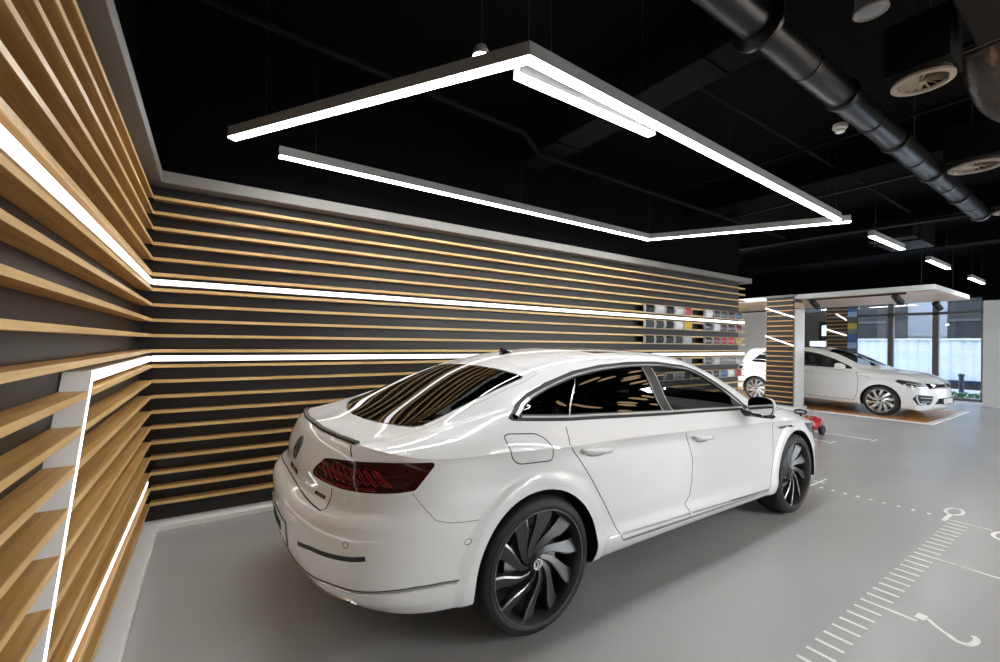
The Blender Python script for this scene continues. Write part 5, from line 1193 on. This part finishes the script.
for (ya,yb,z0,z1,lb) in ((-4.0,4.25,1.8,5.5,'dark building facade behind the fence at the right'),(6.08,12,1.8,5.5,'dark building facade behind the fence at the left')):
    b=empty('street_building',(25,(ya+yb)/2,0),0,lb,'building')
    MB().box(24.0,27,ya,yb,-.12,z1).build('facade',mat('dark_facade',(.012,.0115,.012),.5,vary=.25,vscale=.8),b)
    for z in (2.5,3.3): MB().box(23.94,24.0,ya,yb,z,z+.10).build('ledge',mat('facade_ledge',(.06,.058,.055),.6),b)
pb=empty('street_building',(30,4.5,0),0,'pale bright building across the street between the dark facades','building')
MB().box(28,31,-8,18,-.12,9).build('facade',mat('pale_facade',(.66,.70,.76),.7,vary=.05,vscale=.5),pb)
for z in (2.0,4.2): MB().box(27.95,28.0,-8,18,z,z+.08).build('ledge',M['white_board'],pb)
bo=empty('bollard',(19.2,3.08,-.12),0,'dark street bollard outside the window','bollard')
MB().lathe([(0,.0),(.06,.0),(.06,.70),(.075,.72),(.075,.78),(.04,.80),(0,.80)],20,lambda a,b,h:(19.2+a,3.08+b,-.12+h)).build('post',M['navy'],bo,smooth=True,angle=40)
bl=empty('ornamental_bed',(17.9,3.0,0),0,'low green planting outside at the foot of the window','plants')
bl['kind']='stuff'
lf=MB(); rnd=random.Random(3)
for i in range(2600):
    x=17.62+rnd.random()*.6; y=1.6+rnd.random()*2.4; z=-.08+.26*rnd.random()**.8; s_=.022+rnd.random()*.028
    a=rnd.random()*6.28; e=rnd.random()*1.2
    u=Vector((math.cos(a)*math.cos(e),math.sin(a)*math.cos(e),math.sin(e)))*s_; v=Vector((-math.sin(a),math.cos(a),.3*rnd.random()))*s_*.6
    c=Vector((x,y,z)); lf.add([c-u,c+v,c+u,c-v],[(0,1,2,3)])
lf.build('leaves',mat('hedge_green',(.035,.15,.055),.6,vary=.4,vscale=6),bl)
MB().box(17.6,18.25,1.5,4.1,-.12,.0).build('soil',M['black_matt'],bl)
struct('exterior_kerb',MB().box(17.47,17.6,1.0,8.0,-.12,.04),M['mullion'])
# ------------------------------------------------------------------ world, lamps, camera
w=bpy.data.worlds.new('daylight'); SC.world=w; w.use_nodes=True; nt=w.node_tree; bg=nt.nodes['Background']
sky=nt.nodes.new('ShaderNodeTexSky'); sky.sky_type='NISHITA'; sky.sun_disc=False; sky.sun_elevation=math.radians(38); sky.sun_rotation=math.radians(120); sky.air_density=1.0; sky.dust_density=2.0
mx=nt.nodes.new('ShaderNodeMixRGB'); mx.inputs[0].default_value=.55; mx.inputs[2].default_value=(6.0,6.4,7.0,1)
nt.links.new(sky.outputs[0],mx.inputs[1]); nt.links.new(mx.outputs[0],bg.inputs['Color']); bg.inputs['Strength'].default_value=.50
cam=bpy.data.cameras.new('camera'); cam.sensor_width=36; cam.lens=430.4/1000*36; cam.shift_y=12.3/1000; cam.clip_start=.05; cam.clip_end=200
co=bpy.data.objects.new('camera',cam); COL.objects.link(co)
ya=math.radians(33.87); fw=Vector((math.sin(ya),math.cos(ya),0)); rt=Vector((math.cos(ya),-math.sin(ya),0))
co.matrix_world=Matrix.Translation((0,0,1.453))@Matrix((rt,Vector((0,0,1)),-fw)).transposed().to_4x4()@Matrix.Rotation(.0113,4,'Z')
SC.camera=co
vs=SC.view_settings; vs.view_transform='Standard'; vs.look='None'; vs.gamma=1.0; vs.exposure=1.2; vs.use_curve_mapping=False
SC.cycles.max_bounces=10; SC.cycles.diffuse_bounces=4; SC.cycles.glossy_bounces=5; SC.cycles.transparent_max_bounces=12
SC.cycles.use_denoising=True; SC.cycles.sample_clamp_indirect=8.0
